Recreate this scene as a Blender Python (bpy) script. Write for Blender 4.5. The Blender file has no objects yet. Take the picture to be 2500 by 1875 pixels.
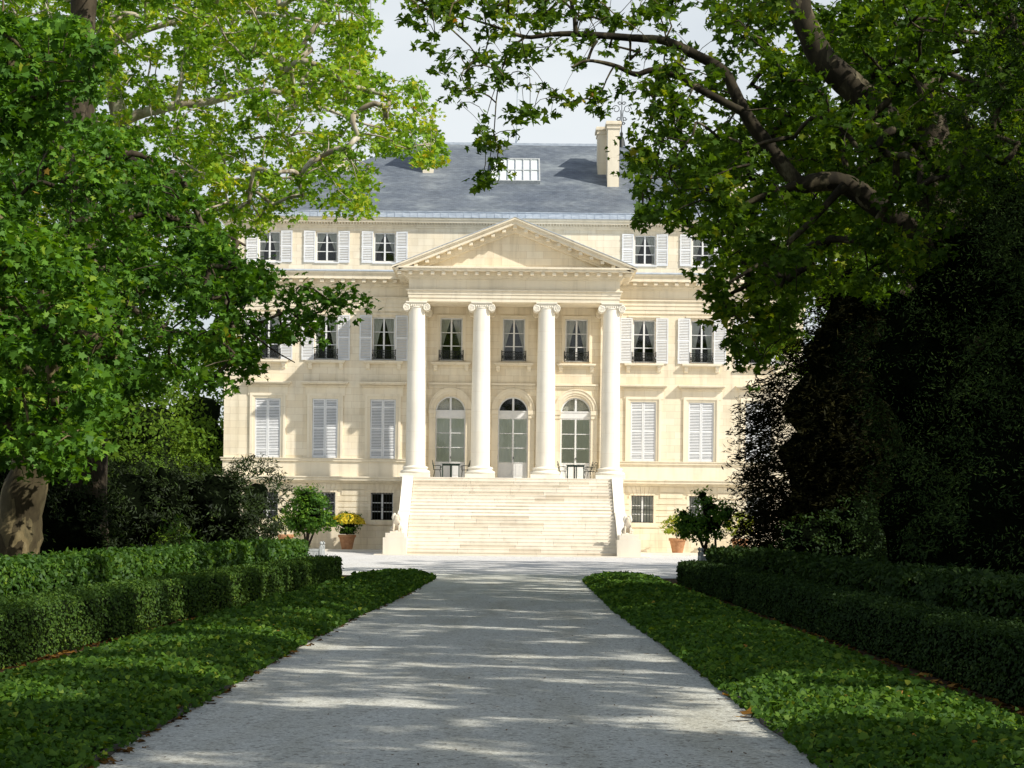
import bpy, math, random
import numpy as np
from mathutils import Matrix, Vector
random.seed(7); RNG = np.random.default_rng(11)
S = bpy.context.scene; COL = S.collection
PI = math.pi
# ------------------------------------------------------------------ camera
F, HU, HV, ROLL, CH = 5068.0, 1250.0, 1278.0, 0.0105, 1.72
cam = bpy.data.cameras.new('camera'); camo = bpy.data.objects.new('camera', cam); COL.objects.link(camo)
cam.sensor_width = 36; cam.lens = 36*F/2500; cam.shift_y = (HV-937.5)/2500; cam.clip_end = 3000; cam.clip_start = .1
camo.matrix_world = Matrix.Translation((0, 0, CH)) @ Matrix.Rotation(PI/2, 4, 'X') @ Matrix.Rotation(ROLL, 4, 'Z')
S.camera = camo
S.view_settings.view_transform = 'Standard'; S.view_settings.look = 'None'; S.view_settings.exposure = 0
def at(u, v, D):
    a, b = u-HU, v-HV
    a2, b2 = a + b*ROLL, b - a*ROLL
    s = F/D
    return (a2/s, D, CH - b2/s)
def atn(uv, D):
    a = uv[:, 0]-HU; b = uv[:, 1]-HV
    s = F/D
    return np.stack([(a+b*ROLL)/s, D, CH-(b-a*ROLL)/s], 1)
# ------------------------------------------------------------------ materials
def nt(name):
    m = bpy.data.materials.new(name); m.use_nodes = True
    t = m.node_tree; t.nodes.clear()
    out = t.nodes.new('ShaderNodeOutputMaterial')
    def N(ty, **kw):
        n = t.nodes.new(ty)
        for k, v in kw.items():
            if k.startswith('i_'): n.inputs[k[2:].replace('_', ' ')].default_value = v
            elif k.startswith('n'): n.inputs[int(k[1:])].default_value = v
            else: setattr(n, k, v)
        return n
    return m, t, N, (lambda a, b: t.links.new(a, b)), out
def c4(c): return (c[0], c[1], c[2], 1)
def ramp(N, stops):
    r = N('ShaderNodeValToRGB'); e = r.color_ramp.elements
    while len(e) < len(stops): e.new(.5)
    for i, (p, c) in enumerate(stops): e[i].position = p; e[i].color = c4(c)
    return r
def noisy(name, stops, scale=3, detail=5, rough=.8, bump=0, bscale=40, spec=.3, stretch=(1, 1, 1), dist=.01, scale2=None, amt2=.15, rnd=0, metal=0):
    """noise-driven colour with optional fine second noise, per-face variation and bump"""
    m, t, N, L, out = nt(name)
    tc = N('ShaderNodeTexCoord'); mp = N('ShaderNodeMapping'); mp.inputs['Scale'].default_value = stretch
    L(tc.outputs['Object'], mp.inputs[0])
    n1 = N('ShaderNodeTexNoise'); n1.inputs['Scale'].default_value = scale; n1.inputs['Detail'].default_value = detail; n1.inputs['Roughness'].default_value = .62
    L(mp.outputs[0], n1.inputs['Vector'])
    r = ramp(N, stops); L(n1.outputs['Fac'], r.inputs[0]); col = r.outputs[0]
    if scale2:
        n2 = N('ShaderNodeTexNoise'); n2.inputs['Scale'].default_value = scale2; n2.inputs['Detail'].default_value = 3
        L(mp.outputs[0], n2.inputs['Vector'])
        mr = N('ShaderNodeMapRange'); mr.inputs[1].default_value = .3; mr.inputs[2].default_value = .7; mr.inputs[3].default_value = 1-amt2; mr.inputs[4].default_value = 1+amt2
        L(n2.outputs['Fac'], mr.inputs[0])
        mx = N('ShaderNodeVectorMath', operation='SCALE'); L(col, mx.inputs[0]); L(mr.outputs[0], mx.inputs['Scale']); col = mx.outputs[0]
    if rnd:
        a = N('ShaderNodeAttribute', attribute_name='rnd')
        mr = N('ShaderNodeMapRange'); mr.inputs[3].default_value = 1-rnd; mr.inputs[4].default_value = 1+rnd*.4
        L(a.outputs['Fac'], mr.inputs[0])
        mx = N('ShaderNodeVectorMath', operation='SCALE'); L(col, mx.inputs[0]); L(mr.outputs[0], mx.inputs['Scale']); col = mx.outputs[0]
    b = N('ShaderNodeBsdfPrincipled'); b.inputs['Roughness'].default_value = rough; b.inputs['Specular IOR Level'].default_value = spec; b.inputs['Metallic'].default_value = metal
    L(col, b.inputs['Base Color'])
    if bump:
        n3 = N('ShaderNodeTexNoise'); n3.inputs['Scale'].default_value = bscale; n3.inputs['Detail'].default_value = 4
        L(mp.outputs[0], n3.inputs['Vector'])
        bp = N('ShaderNodeBump'); bp.inputs['Strength'].default_value = bump; bp.inputs['Distance'].default_value = dist
        L(n3.outputs['Fac'], bp.inputs['Height']); L(bp.outputs[0], b.inputs['Normal'])
    L(b.outputs[0], out.inputs[0]); return m
def stone(name, c1, c2, mortar, bw=.95, bh=.40, stain=.62, rnd=0):
    m, t, N, L, out = nt(name)
    tc = N('ShaderNodeTexCoord'); sp = N('ShaderNodeSeparateXYZ'); L(tc.outputs['Object'], sp.inputs[0])
    ad = N('ShaderNodeMath', operation='ADD'); L(sp.outputs[0], ad.inputs[0]); L(sp.outputs[1], ad.inputs[1])
    cb = N('ShaderNodeCombineXYZ'); L(ad.outputs[0], cb.inputs[0]); L(sp.outputs[2], cb.inputs[1])
    br = N('ShaderNodeTexBrick'); br.inputs['Scale'].default_value = 1; br.inputs['Brick Width'].default_value = bw; br.inputs['Row Height'].default_value = bh
    br.inputs['Mortar Size'].default_value = .008; br.inputs['Mortar Smooth'].default_value = .3
    br.inputs['Color1'].default_value = c4(c1); br.inputs['Color2'].default_value = c4(c2); br.inputs['Mortar'].default_value = c4(mortar)
    L(cb.outputs[0], br.inputs['Vector'])
    n = N('ShaderNodeTexNoise'); n.inputs['Scale'].default_value = .55; n.inputs['Detail'].default_value = 7; n.inputs['Roughness'].default_value = .65
    L(tc.outputs['Object'], n.inputs['Vector'])
    r = ramp(N, [(.32, (.78, .77, .76)), (.5, (.97, .96, .95)), (.7, (1.06, 1.03, .98))]); L(n.outputs['Fac'], r.inputs[0])
    mx = N('ShaderNodeMixRGB', blend_type='MULTIPLY'); mx.inputs[0].default_value = stain; L(br.outputs[0], mx.inputs[1]); L(r.outputs[0], mx.inputs[2])
    mp = N('ShaderNodeMapping'); mp.inputs['Scale'].default_value = (2.2, 2.2, .25); L(tc.outputs['Object'], mp.inputs[0])
    ns = N('ShaderNodeTexNoise'); ns.inputs['Scale'].default_value = 1.3; ns.inputs['Detail'].default_value = 6; L(mp.outputs[0], ns.inputs['Vector'])
    r2 = ramp(N, [(.30, (.70, .68, .64)), (.47, (.94, .93, .92)), (.6, (1, 1, 1))]); L(ns.outputs['Fac'], r2.inputs[0])
    mx2 = N('ShaderNodeMixRGB', blend_type='MULTIPLY'); mx2.inputs[0].default_value = stain*.9; L(mx.outputs[0], mx2.inputs[1]); L(r2.outputs[0], mx2.inputs[2])
    col = mx2.outputs[0]
    if rnd:
        a = N('ShaderNodeAttribute', attribute_name='rnd')
        r3 = ramp(N, [(0, (.72, .66, .58)), (.3, (.88, .85, .80)), (.6, (.97, .96, .95)), (1, (1.05, 1.04, 1.03))]); L(a.outputs['Fac'], r3.inputs[0])
        m3 = N('ShaderNodeMixRGB', blend_type='MULTIPLY'); m3.inputs[0].default_value = rnd; L(col, m3.inputs[1]); L(r3.outputs[0], m3.inputs[2]); col = m3.outputs[0]
    b = N('ShaderNodeBsdfPrincipled'); b.inputs['Roughness'].default_value = .85; b.inputs['Specular IOR Level'].default_value = .2
    L(col, b.inputs['Base Color'])
    n3 = N('ShaderNodeTexNoise'); n3.inputs['Scale'].default_value = 18; n3.inputs['Detail'].default_value = 5; L(tc.outputs['Object'], n3.inputs['Vector'])
    bp = N('ShaderNodeBump'); bp.inputs['Strength'].default_value = .25; bp.inputs['Distance'].default_value = .01
    L(n3.outputs['Fac'], bp.inputs['Height']); L(bp.outputs[0], b.inputs['Normal'])
    L(b.outputs[0], out.inputs[0]); return m
def leafmat(name, stops, trans=.4, gloss=.05, grough=.35, twarm=(1.45, 1.35, .40), gain=1.0, warm=1.0):
    gloss *= .3; grough = .62; stops = [(p, (c[0]*gain*warm, c[1]*gain, c[2]*gain*.5)) for p, c in stops]
    m, t, N, L, out = nt(name)
    a = N('ShaderNodeAttribute', attribute_name='rnd'); r = ramp(N, stops); L(a.outputs['Fac'], r.inputs[0])
    d = N('ShaderNodeBsdfDiffuse'); L(r.outputs[0], d.inputs[0])
    tr = N('ShaderNodeBsdfTranslucent'); vm = N('ShaderNodeVectorMath', operation='MULTIPLY'); L(r.outputs[0], vm.inputs[0]); vm.inputs[1].default_value = twarm
    L(vm.outputs[0], tr.inputs[0])
    m1 = N('ShaderNodeMixShader'); m1.inputs[0].default_value = trans; L(d.outputs[0], m1.inputs[1]); L(tr.outputs[0], m1.inputs[2])
    g = N('ShaderNodeBsdfGlossy'); g.inputs['Roughness'].default_value = grough; g.inputs[0].default_value = (.9, .95, 1, 1)
    m2 = N('ShaderNodeMixShader'); m2.inputs[0].default_value = gloss; L(m1.outputs[0], m2.inputs[1]); L(g.outputs[0], m2.inputs[2])
    L(m2.outputs[0], out.inputs[0]); return m
def glassmat():
    m, t, N, L, out = nt('window_glass')
    fr = N('ShaderNodeFresnel'); fr.inputs[0].default_value = 1.5
    mr = N('ShaderNodeMath', operation='MULTIPLY_ADD'); mr.inputs[1].default_value = 1.0; mr.inputs[2].default_value = .03; L(fr.outputs[0], mr.inputs[0])
    tr = N('ShaderNodeBsdfTransparent'); tr.inputs[0].default_value = (.93, .96, .94, 1)
    g = N('ShaderNodeBsdfGlossy'); g.inputs['Roughness'].default_value = .03
    mx = N('ShaderNodeMixShader'); L(mr.outputs[0], mx.inputs[0]); L(tr.outputs[0], mx.inputs[1]); L(g.outputs[0], mx.inputs[2]); L(mx.outputs[0], out.inputs[0])
    return m
def slatemat():
    m, t, N, L, out = nt('roof_slate')
    tc = N('ShaderNodeTexCoord'); sp = N('ShaderNodeSeparateXYZ'); L(tc.outputs['Object'], sp.inputs[0])
    ad = N('ShaderNodeMath', operation='MULTIPLY_ADD'); ad.inputs[1].default_value = 1.2; L(sp.outputs[1], ad.inputs[0])
    cb = N('ShaderNodeCombineXYZ'); L(sp.outputs[0], cb.inputs[0]); L(sp.outputs[2], cb.inputs[1])
    br = N('ShaderNodeTexBrick'); br.inputs['Scale'].default_value = 1; br.inputs['Brick Width'].default_value = .26; br.inputs['Row Height'].default_value = .11
    br.inputs['Mortar Size'].default_value = .008; br.inputs['Bias'].default_value = -.05
    br.inputs['Color1'].default_value = (.085, .105, .135, 1); br.inputs['Color2'].default_value = (.13, .155, .195, 1); br.inputs['Mortar'].default_value = (.06, .07, .09, 1)
    L(cb.outputs[0], br.inputs['Vector'])
    mp = N('ShaderNodeMapping'); mp.inputs['Scale'].default_value = (.35, .35, 1.2); L(tc.outputs['Object'], mp.inputs[0])
    n = N('ShaderNodeTexNoise'); n.inputs['Scale'].default_value = .9; n.inputs['Detail'].default_value = 9; n.inputs['Roughness'].default_value = .72; L(mp.outputs[0], n.inputs['Vector'])
    r = ramp(N, [(.36, (.0, .0, .0)), (.52, (.30, .30, .30)), (.66, (1, 1, 1))]); L(n.outputs['Fac'], r.inputs[0])
    mx = N('ShaderNodeMixRGB'); L(r.outputs[0], mx.inputs[0]); L(br.outputs[0], mx.inputs[1]); mx.inputs[2].default_value = (.26, .29, .31, 1)
    m3 = N('ShaderNodeMapping'); m3.inputs['Scale'].default_value = (1.1, 1.1, 7.5); L(tc.outputs['Object'], m3.inputs[0])
    n3 = N('ShaderNodeTexNoise'); n3.inputs['Scale'].default_value = 1.6; n3.inputs['Detail'].default_value = 8; n3.inputs['Roughness'].default_value = .75; L(m3.outputs[0], n3.inputs['Vector'])
    r3 = ramp(N, [(.30, (.62, .63, .66)), (.5, (1, 1, 1)), (.62, (1.15, 1.15, 1.12)), (.72, (1.9, 1.85, 1.7))]); L(n3.outputs['Fac'], r3.inputs[0])
    mq = N('ShaderNodeMixRGB', blend_type='MULTIPLY'); mq.inputs[0].default_value = 1; L(mx.outputs[0], mq.inputs[1]); L(r3.outputs[0], mq.inputs[2]); mx = mq
    b = N('ShaderNodeBsdfPrincipled'); b.inputs['Roughness'].default_value = .55; L(mx.outputs[0], b.inputs['Base Color'])
    bp = N('ShaderNodeBump'); bp.inputs['Strength'].default_value = .5; bp.inputs['Distance'].default_value = .02; L(br.outputs['Fac'], bp.inputs['Height']); bp.invert = True
    L(bp.outputs[0], b.inputs['Normal']); L(b.outputs[0], out.inputs[0]); return m
def gravelmat(name, c, dirt=.5):
    m, t, N, L, out = nt(name)
    tc = N('ShaderNodeTexCoord')
    n = N('ShaderNodeTexNoise'); n.inputs['Scale'].default_value = 42; n.inputs['Detail'].default_value = 6; n.inputs['Roughness'].default_value = .8; L(tc.outputs['Object'], n.inputs['Vector'])
    r = ramp(N, [(.33, (c[0]*.3, c[1]*.29, c[2]*.28)), (.42, (c[0]*.72, c[1]*.72, c[2]*.72)), (.52, c), (.7, (c[0]*1.25, c[1]*1.25, c[2]*1.25))]); L(n.outputs['Fac'], r.inputs[0])
    ng = N('ShaderNodeTexVoronoi'); ng.inputs['Scale'].default_value = 26; L(tc.outputs['Object'], ng.inputs['Vector'])
    sg = N('ShaderNodeSeparateColor'); L(ng.outputs['Color'], sg.inputs[0])
    rg = ramp(N, [(0, (.35, .33, .30)), (.10, (.62, .60, .57)), (.2, (1, 1, 1)), (.85, (1.0, 1.0, 1.0)), (1, (1.3, 1.3, 1.3))]); L(sg.outputs[0], rg.inputs[0])
    mg = N('ShaderNodeMixRGB', blend_type='MULTIPLY'); mg.inputs[0].default_value = .75; L(r.outputs[0], mg.inputs[1]); L(rg.outputs[0], mg.inputs[2])
    mp = N('ShaderNodeMapping'); mp.inputs['Scale'].default_value = (1.6, .22, 1); L(tc.outputs['Object'], mp.inputs[0])
    n2 = N('ShaderNodeTexNoise'); n2.inputs['Scale'].default_value = .9; n2.inputs['Detail'].default_value = 7; n2.inputs['Roughness'].default_value = .6; L(mp.outputs[0], n2.inputs['Vector'])
    r2 = ramp(N, [(.3, (.78, .75, .68)), (.5, (.96, .95, .93)), (.7, (1.05, 1.05, 1.06))]); L(n2.outputs['Fac'], r2.inputs[0])
    mx = N('ShaderNodeMixRGB', blend_type='MULTIPLY'); mx.inputs[0].default_value = dirt; L(mg.outputs[0], mx.inputs[1]); L(r2.outputs[0], mx.inputs[2])
    b = N('ShaderNodeBsdfPrincipled'); b.inputs['Roughness'].default_value = .95; b.inputs['Specular IOR Level'].default_value = .1; L(mx.outputs[0], b.inputs['Base Color'])
    bp = N('ShaderNodeBump'); bp.inputs['Strength'].default_value = .8; bp.inputs['Distance'].default_value = .012; L(n.outputs['Fac'], bp.inputs['Height'])
    L(bp.outputs[0], b.inputs['Normal']); L(b.outputs[0], out.inputs[0]); return m
def barkmat(name, stops, scale=2.2):
    m, t, N, L, out = nt(name)
    tc = N('ShaderNodeTexCoord'); mp = N('ShaderNodeMapping'); mp.inputs['Scale'].default_value = (1, 1, .45); L(tc.outputs['Object'], mp.inputs[0])
    n0 = N('ShaderNodeTexNoise'); n0.inputs['Scale'].default_value = scale*1.4; n0.inputs['Detail'].default_value = 3; L(mp.outputs[0], n0.inputs['Vector'])
    mxv = N('ShaderNodeMixRGB'); mxv.inputs[0].default_value = .35; L(mp.outputs[0], mxv.inputs[1]); L(n0.outputs['Color'], mxv.inputs[2])
    v = N('ShaderNodeTexVoronoi'); v.inputs['Scale'].default_value = scale*2.2; L(mxv.outputs[0], v.inputs['Vector'])
    n = N('ShaderNodeTexNoise'); n.inputs['Scale'].default_value = scale; n.inputs['Detail'].default_value = 7; n.inputs['Roughness'].default_value = .68; L(mp.outputs[0], n.inputs['Vector'])
    sx = N('ShaderNodeSeparateColor'); L(v.outputs['Color'], sx.inputs[0])
    mm = N('ShaderNodeMath', operation='MULTIPLY_ADD'); mm.inputs[1].default_value = .35; L(sx.outputs[0], mm.inputs[0])
    sb = N('ShaderNodeMath', operation='SUBTRACT'); sb.inputs[1].default_value = .17; L(n.outputs['Fac'], sb.inputs[0]); L(sb.outputs[0], mm.inputs[2])
    r = ramp(N, stops); L(mm.outputs[0], r.inputs[0])
    b = N('ShaderNodeBsdfPrincipled'); b.inputs['Roughness'].default_value = .85; b.inputs['Specular IOR Level'].default_value = .15; L(r.outputs[0], b.inputs['Base Color'])
    bp = N('ShaderNodeBump'); bp.inputs['Strength'].default_value = .6; bp.inputs['Distance'].default_value = .03; L(n.outputs['Fac'], bp.inputs['Height'])
    L(bp.outputs[0], b.inputs['Normal']); L(b.outputs[0], out.inputs[0]); return m

M = dict(
 stone=stone('limestone', (.90, .82, .655), (.83, .73, .55), (.66, .55, .40)),
 trim=stone('limestone_trim', (.90, .82, .66), (.85, .76, .59), (.70, .60, .45), bw=1.7, bh=3.0, stain=.45),
 column=stone('limestone_column', (.90, .86, .76), (.88, .83, .72), (.78, .71, .59), bw=8, bh=1.15, stain=.4),
 stair=stone('limestone_steps', (.83, .78, .68), (.83, .78, .68), (.83, .78, .68), bw=40, bh=40, stain=.4, rnd=.75),
 slate=slatemat(),
 lead=noisy('lead_sheet', [(.3, (.34, .40, .48)), (.6, (.52, .58, .66)), (.8, (.66, .70, .74))], scale=2.5, rough=.45, spec=.5, stretch=(1, 1, 4)),
 paint=noisy('white_paint', [(.3, (.74, .75, .76)), (.7, (.82, .82, .81))], scale=4, rough=.5),
 shutter=noisy('shutter_paint', [(.3, (.70, .72, .74)), (.7, (.83, .83, .83))], scale=2.5, rough=.6),
 glass=glassmat(),
 curtain=noisy('curtain_fabric', [(.3, (.74, .72, .66)), (.7, (.84, .82, .76))], scale=5, rough=.95, spec=.05),
 blind=noisy('door_curtain_fabric', [(.3, (.80, .85, .70)), (.7, (.88, .92, .80))], scale=2.5, rough=.95, spec=.05, stretch=(6, 6, .5)),
 sheer=noisy('sheer_fabric', [(.3, (.50, .47, .41)), (.7, (.64, .61, .54))], scale=5, rough=.95, spec=.05, stretch=(6, 6, .5)),
 dark=noisy('unlit_room_dark', [(.3, (.012, .010, .009)), (.7, (.035, .03, .025))], scale=1.3, rough=.9, spec=.05),
 iron=noisy('black_iron', [(.3, (.018, .022, .022)), (.7, (.04, .045, .045))], scale=8, rough=.5, metal=.2),
 green_iron=noisy('dark_green_iron', [(.3, (.012, .028, .020)), (.7, (.03, .05, .04))], scale=8, rough=.45),
 gravel=gravelmat('pale_gravel', (.62, .625, .57), .9),
 plaza=gravelmat('forecourt_gravel', (.72, .71, .69), .35),
 soil=noisy('soil', [(.3, (.028, .018, .011)), (.55, (.07, .045, .026)), (.75, (.12, .075, .035))], scale=5, detail=8, rough=.95, bump=.8, bscale=25, dist=.03, spec=.05),
 turf=noisy('rough_grass', [(.3, (.018, .030, .008)), (.7, (.06, .08, .022))], scale=3, detail=8, rough=.95, bump=.8, bscale=30, dist=.04, spec=.05),
 under=noisy('under_leaves', [(.3, (.004, .007, .003)), (.7, (.014, .022, .007))], scale=12, rough=.95, bump=.8, bscale=30, dist=.04, spec=.02),  # near black, painting the shade between leaves onto solid cores
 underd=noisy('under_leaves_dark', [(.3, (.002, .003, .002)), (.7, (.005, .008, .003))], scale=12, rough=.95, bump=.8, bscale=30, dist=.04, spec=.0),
 edging=noisy('edging_strip', [(.3, (.03, .026, .022)), (.7, (.09, .08, .07))], scale=6, rough=.85),
 pot=noisy('terracotta', [(.3, (.34, .16, .075)), (.7, (.50, .27, .14))], scale=5, rough=.9, bump=.2),
 box=noisy('grey_white_paint', [(.3, (.40, .42, .43)), (.7, (.58, .60, .60))], scale=5, rough=.7),
 bark=barkmat('plane_bark', [(.2, (.025, .020, .012)), (.40, (.065, .052, .028)), (.54, (.10, .085, .045)), (.66, (.19, .15, .075)), (.8, (.30, .25, .14))]),
 barkl=barkmat('shaded_limb_bark', [(.2, (.014, .012, .008)), (.45, (.034, .028, .018)), (.60, (.06, .05, .03)), (.70, (.15, .13, .08)), (.82, (.26, .23, .15))]),  # plane bark darkened to carry the crown's shade on the right limbs
 barkd=barkmat('dark_plane_bark', [(.2, (.018, .014, .010)), (.4, (.045, .036, .024)), (.6, (.085, .068, .045)), (.8, (.17, .145, .10))]),  # darker plane bark, on the right tree standing for crown shade
 barkp=barkmat('pale_plane_bark', [(.2, (.16, .13, .09)), (.4, (.33, .28, .20)), (.6, (.48, .43, .34)), (.8, (.58, .54, .45))]),
 stem=noisy('brown_stem', [(.3, (.03, .022, .014)), (.7, (.07, .055, .035))], scale=6, rough=.9),
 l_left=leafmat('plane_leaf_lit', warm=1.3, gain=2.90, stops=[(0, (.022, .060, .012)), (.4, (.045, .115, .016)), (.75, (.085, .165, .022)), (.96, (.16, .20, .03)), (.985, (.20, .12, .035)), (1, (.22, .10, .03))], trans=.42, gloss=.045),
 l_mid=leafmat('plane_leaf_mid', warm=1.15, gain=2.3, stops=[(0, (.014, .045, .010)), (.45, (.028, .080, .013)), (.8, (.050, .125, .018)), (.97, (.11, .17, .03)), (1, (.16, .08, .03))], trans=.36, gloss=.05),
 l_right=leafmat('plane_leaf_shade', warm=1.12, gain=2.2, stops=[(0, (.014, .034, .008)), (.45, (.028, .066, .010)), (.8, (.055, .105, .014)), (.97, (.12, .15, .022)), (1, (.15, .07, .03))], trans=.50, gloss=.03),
 l_far=leafmat('far_leaf', warm=.95, gain=1.50, stops=[(0, (.04, .075, .018)), (.5, (.075, .13, .028)), (1, (.14, .20, .045))], trans=.4, gloss=.02),
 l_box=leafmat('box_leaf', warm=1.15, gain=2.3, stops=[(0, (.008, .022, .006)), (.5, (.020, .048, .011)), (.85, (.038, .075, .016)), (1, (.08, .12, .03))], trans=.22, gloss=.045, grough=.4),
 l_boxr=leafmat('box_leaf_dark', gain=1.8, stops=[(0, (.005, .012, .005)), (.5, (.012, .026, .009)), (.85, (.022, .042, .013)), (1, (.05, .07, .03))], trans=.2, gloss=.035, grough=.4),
 l_laurel=leafmat('laurel_leaf', warm=1.10, gain=1.70, stops=[(0, (.010, .034, .006)), (.5, (.025, .070, .010)), (.85, (.055, .12, .016)), (1, (.13, .20, .03))], trans=.3, gloss=.07, grough=.3),
 l_ivy=leafmat('ivy_leaf', warm=1.15, gain=1.6, stops=[(0, (.010, .035, .006)), (.5, (.026, .072, .010)), (.85, (.060, .125, .018)), (.975, (.17, .21, .04)), (1, (.24, .12, .05))], trans=.25, gloss=.045, grough=.4),
 l_dark=leafmat('evergreen_leaf', gain=2.4, stops=[(0, (.005, .010, .006)), (.5, (.013, .024, .012)), (.85, (.024, .042, .018)), (.98, (.04, .07, .02)), (1, (.05, .08, .02))], trans=.12, gloss=.018, grough=.4),  # green kept dark, with the shaded side put into the colour
 l_yew=leafmat('yew_needle', gain=.95, stops=[(0, (.006, .007, .005)), (.5, (.013, .014, .009)), (.85, (.028, .026, .015)), (1, (.035, .032, .018))], trans=.12, gloss=.012),  # needle colour darkened further to carry the yew's shade
 l_shrub=leafmat('dark_shrub_leaf', gain=1.5, stops=[(0, (.006, .009, .006)), (.45, (.012, .020, .008)), (.8, (.022, .040, .012)), (.95, (.04, .075, .018)), (1, (.06, .03, .02))], trans=.2, gloss=.05, grough=.3),
 l_orange=leafmat('orange_tree_leaf', warm=1.10, gain=2.3, stops=[(0, (.012, .036, .007)), (.5, (.026, .072, .011)), (.85, (.06, .125, .018)), (1, (.13, .19, .03))], trans=.3, gloss=.06),
 l_pale=leafmat('pale_leaf', gain=1.20, stops=[(0, (.09, .15, .03)), (.5, (.20, .27, .05)), (1, (.38, .40, .08))], trans=.4, gloss=.03),
 petal=leafmat('yellow_petal', [(0, (.50, .34, .03)), (.5, (.78, .60, .06)), (1, (.90, .78, .20))], trans=.25, gloss=.02, twarm=(1, 1, .8)),
 petalw=leafmat('white_petal', [(0, (.5, .52, .4)), (1, (.8, .8, .72))], trans=.25, gloss=.02, twarm=(1, 1, 1)),
 fallen=leafmat('fallen_leaf_brown', [(0, (.05, .025, .012)), (.5, (.14, .07, .03)), (.85, (.26, .13, .05)), (1, (.36, .20, .08))], trans=.15, gloss=.03),
)
# ------------------------------------------------------------------ object helpers
def tag(o, label=None, cat=None, group=None, kind=None):
    if label: o['label'] = label
    if cat: o['category'] = cat
    if group: o['group'] = group
    if kind: o['kind'] = kind
    return o
def empty(name, loc=(0, 0, 0), rz=0):
    o = bpy.data.objects.new(name, None); COL.objects.link(o); o.location = loc; o.rotation_euler.z = rz; o.empty_display_size = .3
    return o
class MB:
    def __init__(s): s.v = []; s.f = []; s.r = []; s.cur = .5
    def quad(s, a, b, c, d): s.poly([a, b, c, d])
    def poly(s, pts):
        n = len(s.v); s.v += [tuple(p) for p in pts]; s.f.append(tuple(range(n, n+len(pts)))); s.r.append(s.cur)
    def box(s, x0, x1, y0, y1, z0, z1):
        n = len(s.v)
        s.v += [(x0, y0, z0), (x1, y0, z0), (x1, y1, z0), (x0, y1, z0), (x0, y0, z1), (x1, y0, z1), (x1, y1, z1), (x0, y1, z1)]
        for f in ((3, 2, 1, 0), (4, 5, 6, 7), (0, 1, 5, 4), (1, 2, 6, 5), (2, 3, 7, 6), (3, 0, 4, 7)):
            s.f.append(tuple(n+i for i in f)); s.r.append(s.cur)
    def prism(s, pts, y0, y1):
        """polygon in XZ extruded along Y"""
        n = len(s.v); k = len(pts)
        s.v += [(x, y0, z) for x, z in pts] + [(x, y1, z) for x, z in pts]
        s.f.append(tuple(range(n, n+k))); s.f.append(tuple(range(n+2*k-1, n+k-1, -1))); s.r += [s.cur, s.cur]
        for i in range(k):
            j = (i+1) % k; s.f.append((n+j, n+i, n+k+i, n+k+j)); s.r.append(s.cur)
    def prismx(s, pts, x0, x1):
        """polygon in YZ extruded along X"""
        n = len(s.v); k = len(pts)
        s.v += [(x0, y, z) for y, z in pts] + [(x1, y, z) for y, z in pts]
        s.f.append(tuple(range(n, n+k))); s.f.append(tuple(range(n+2*k-1, n+k-1, -1))); s.r += [s.cur, s.cur]
        for i in range(k):
            j = (i+1) % k; s.f.append((n+j, n+i, n+k+i, n+k+j)); s.r.append(s.cur)
    def lathe(s, prof, n=24, c=(0, 0, 0), cap=True):
        b = len(s.v); m = len(prof)
        for r, z in prof:
            for i in range(n):
                a = 2*PI*i/n; s.v.append((c[0]+r*math.cos(a), c[1]+r*math.sin(a), c[2]+z))
        for j in range(m-1):
            for i in range(n):
                k = (i+1) % n; s.f.append((b+j*n+i, b+j*n+k, b+(j+1)*n+k, b+(j+1)*n+i)); s.r.append(s.cur)
        if cap:
            s.f.append(tuple(b+i for i in range(n-1, -1, -1))); s.f.append(tuple(b+(m-1)*n+i for i in range(n))); s.r += [s.cur]*2
    def tube(s, pts, rad, n=6, closed=False, wob=0):
        P = [Vector(p) for p in pts]; m = len(P); b = len(s.v)
        if not hasattr(rad, '__len__'): rad = [rad]*m
        up = None
        for j in range(m):
            t = (P[(j+1) % m]-P[j-1]) if (closed or 0 < j < m-1) else (P[1]-P[0] if j == 0 else P[-1]-P[-2])
            t.normalize()
            if up is None:
                up = Vector((0, 0, 1)) if abs(t.z) < .9 else Vector((1, 0, 0))
            x = t.cross(up).normalized(); y = x.cross(t).normalized(); up = y
            for i in range(n):
                a = 2*PI*i/n; q = rad[j]*(1+wob*(random.random()-.5)*2); p = P[j]+x*q*math.cos(a)+y*q*math.sin(a); s.v.append(tuple(p))
        mm = m if closed else m-1
        for j in range(mm):
            j2 = (j+1) % m
            for i in range(n):
                k = (i+1) % n; s.f.append((b+j*n+i, b+j*n+k, b+j2*n+k, b+j2*n+i)); s.r.append(s.cur)
        if not closed:
            s.f.append(tuple(b+i for i in range(n-1, -1, -1))); s.f.append(tuple(b+(m-1)*n+i for i in range(n))); s.r += [s.cur]*2
    def mesh(s, name, mat):
        me = bpy.data.meshes.new(name); me.from_pydata(s.v, [], s.f)
        a = me.attributes.new('rnd', 'FLOAT', 'FACE'); a.data.foreach_set('value', np.array(s.r, dtype=np.float32))
        me.materials.append(mat); me.update(); return me
    def build(s, name, mat, parent=None, smooth=False, loc=None):
        me = s.mesh(name, mat)
        if smooth: me.polygons.foreach_set('use_smooth', [True]*len(me.polygons))
        return place(name, me, parent, loc)
def place(name, me, parent=None, loc=None, rz=0):
    o = bpy.data.objects.new(name, me); COL.objects.link(o)
    if parent is not None: o.parent = parent
    if loc is not None: o.location = loc
    if rz: o.rotation_euler.z = rz
    return o
def smoothed(me, ang=35):
    me.polygons.foreach_set('use_smooth', [True]*len(me.polygons))
    try: me.set_sharp_from_angle(angle=math.radians(ang))
    except Exception: pass
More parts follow.
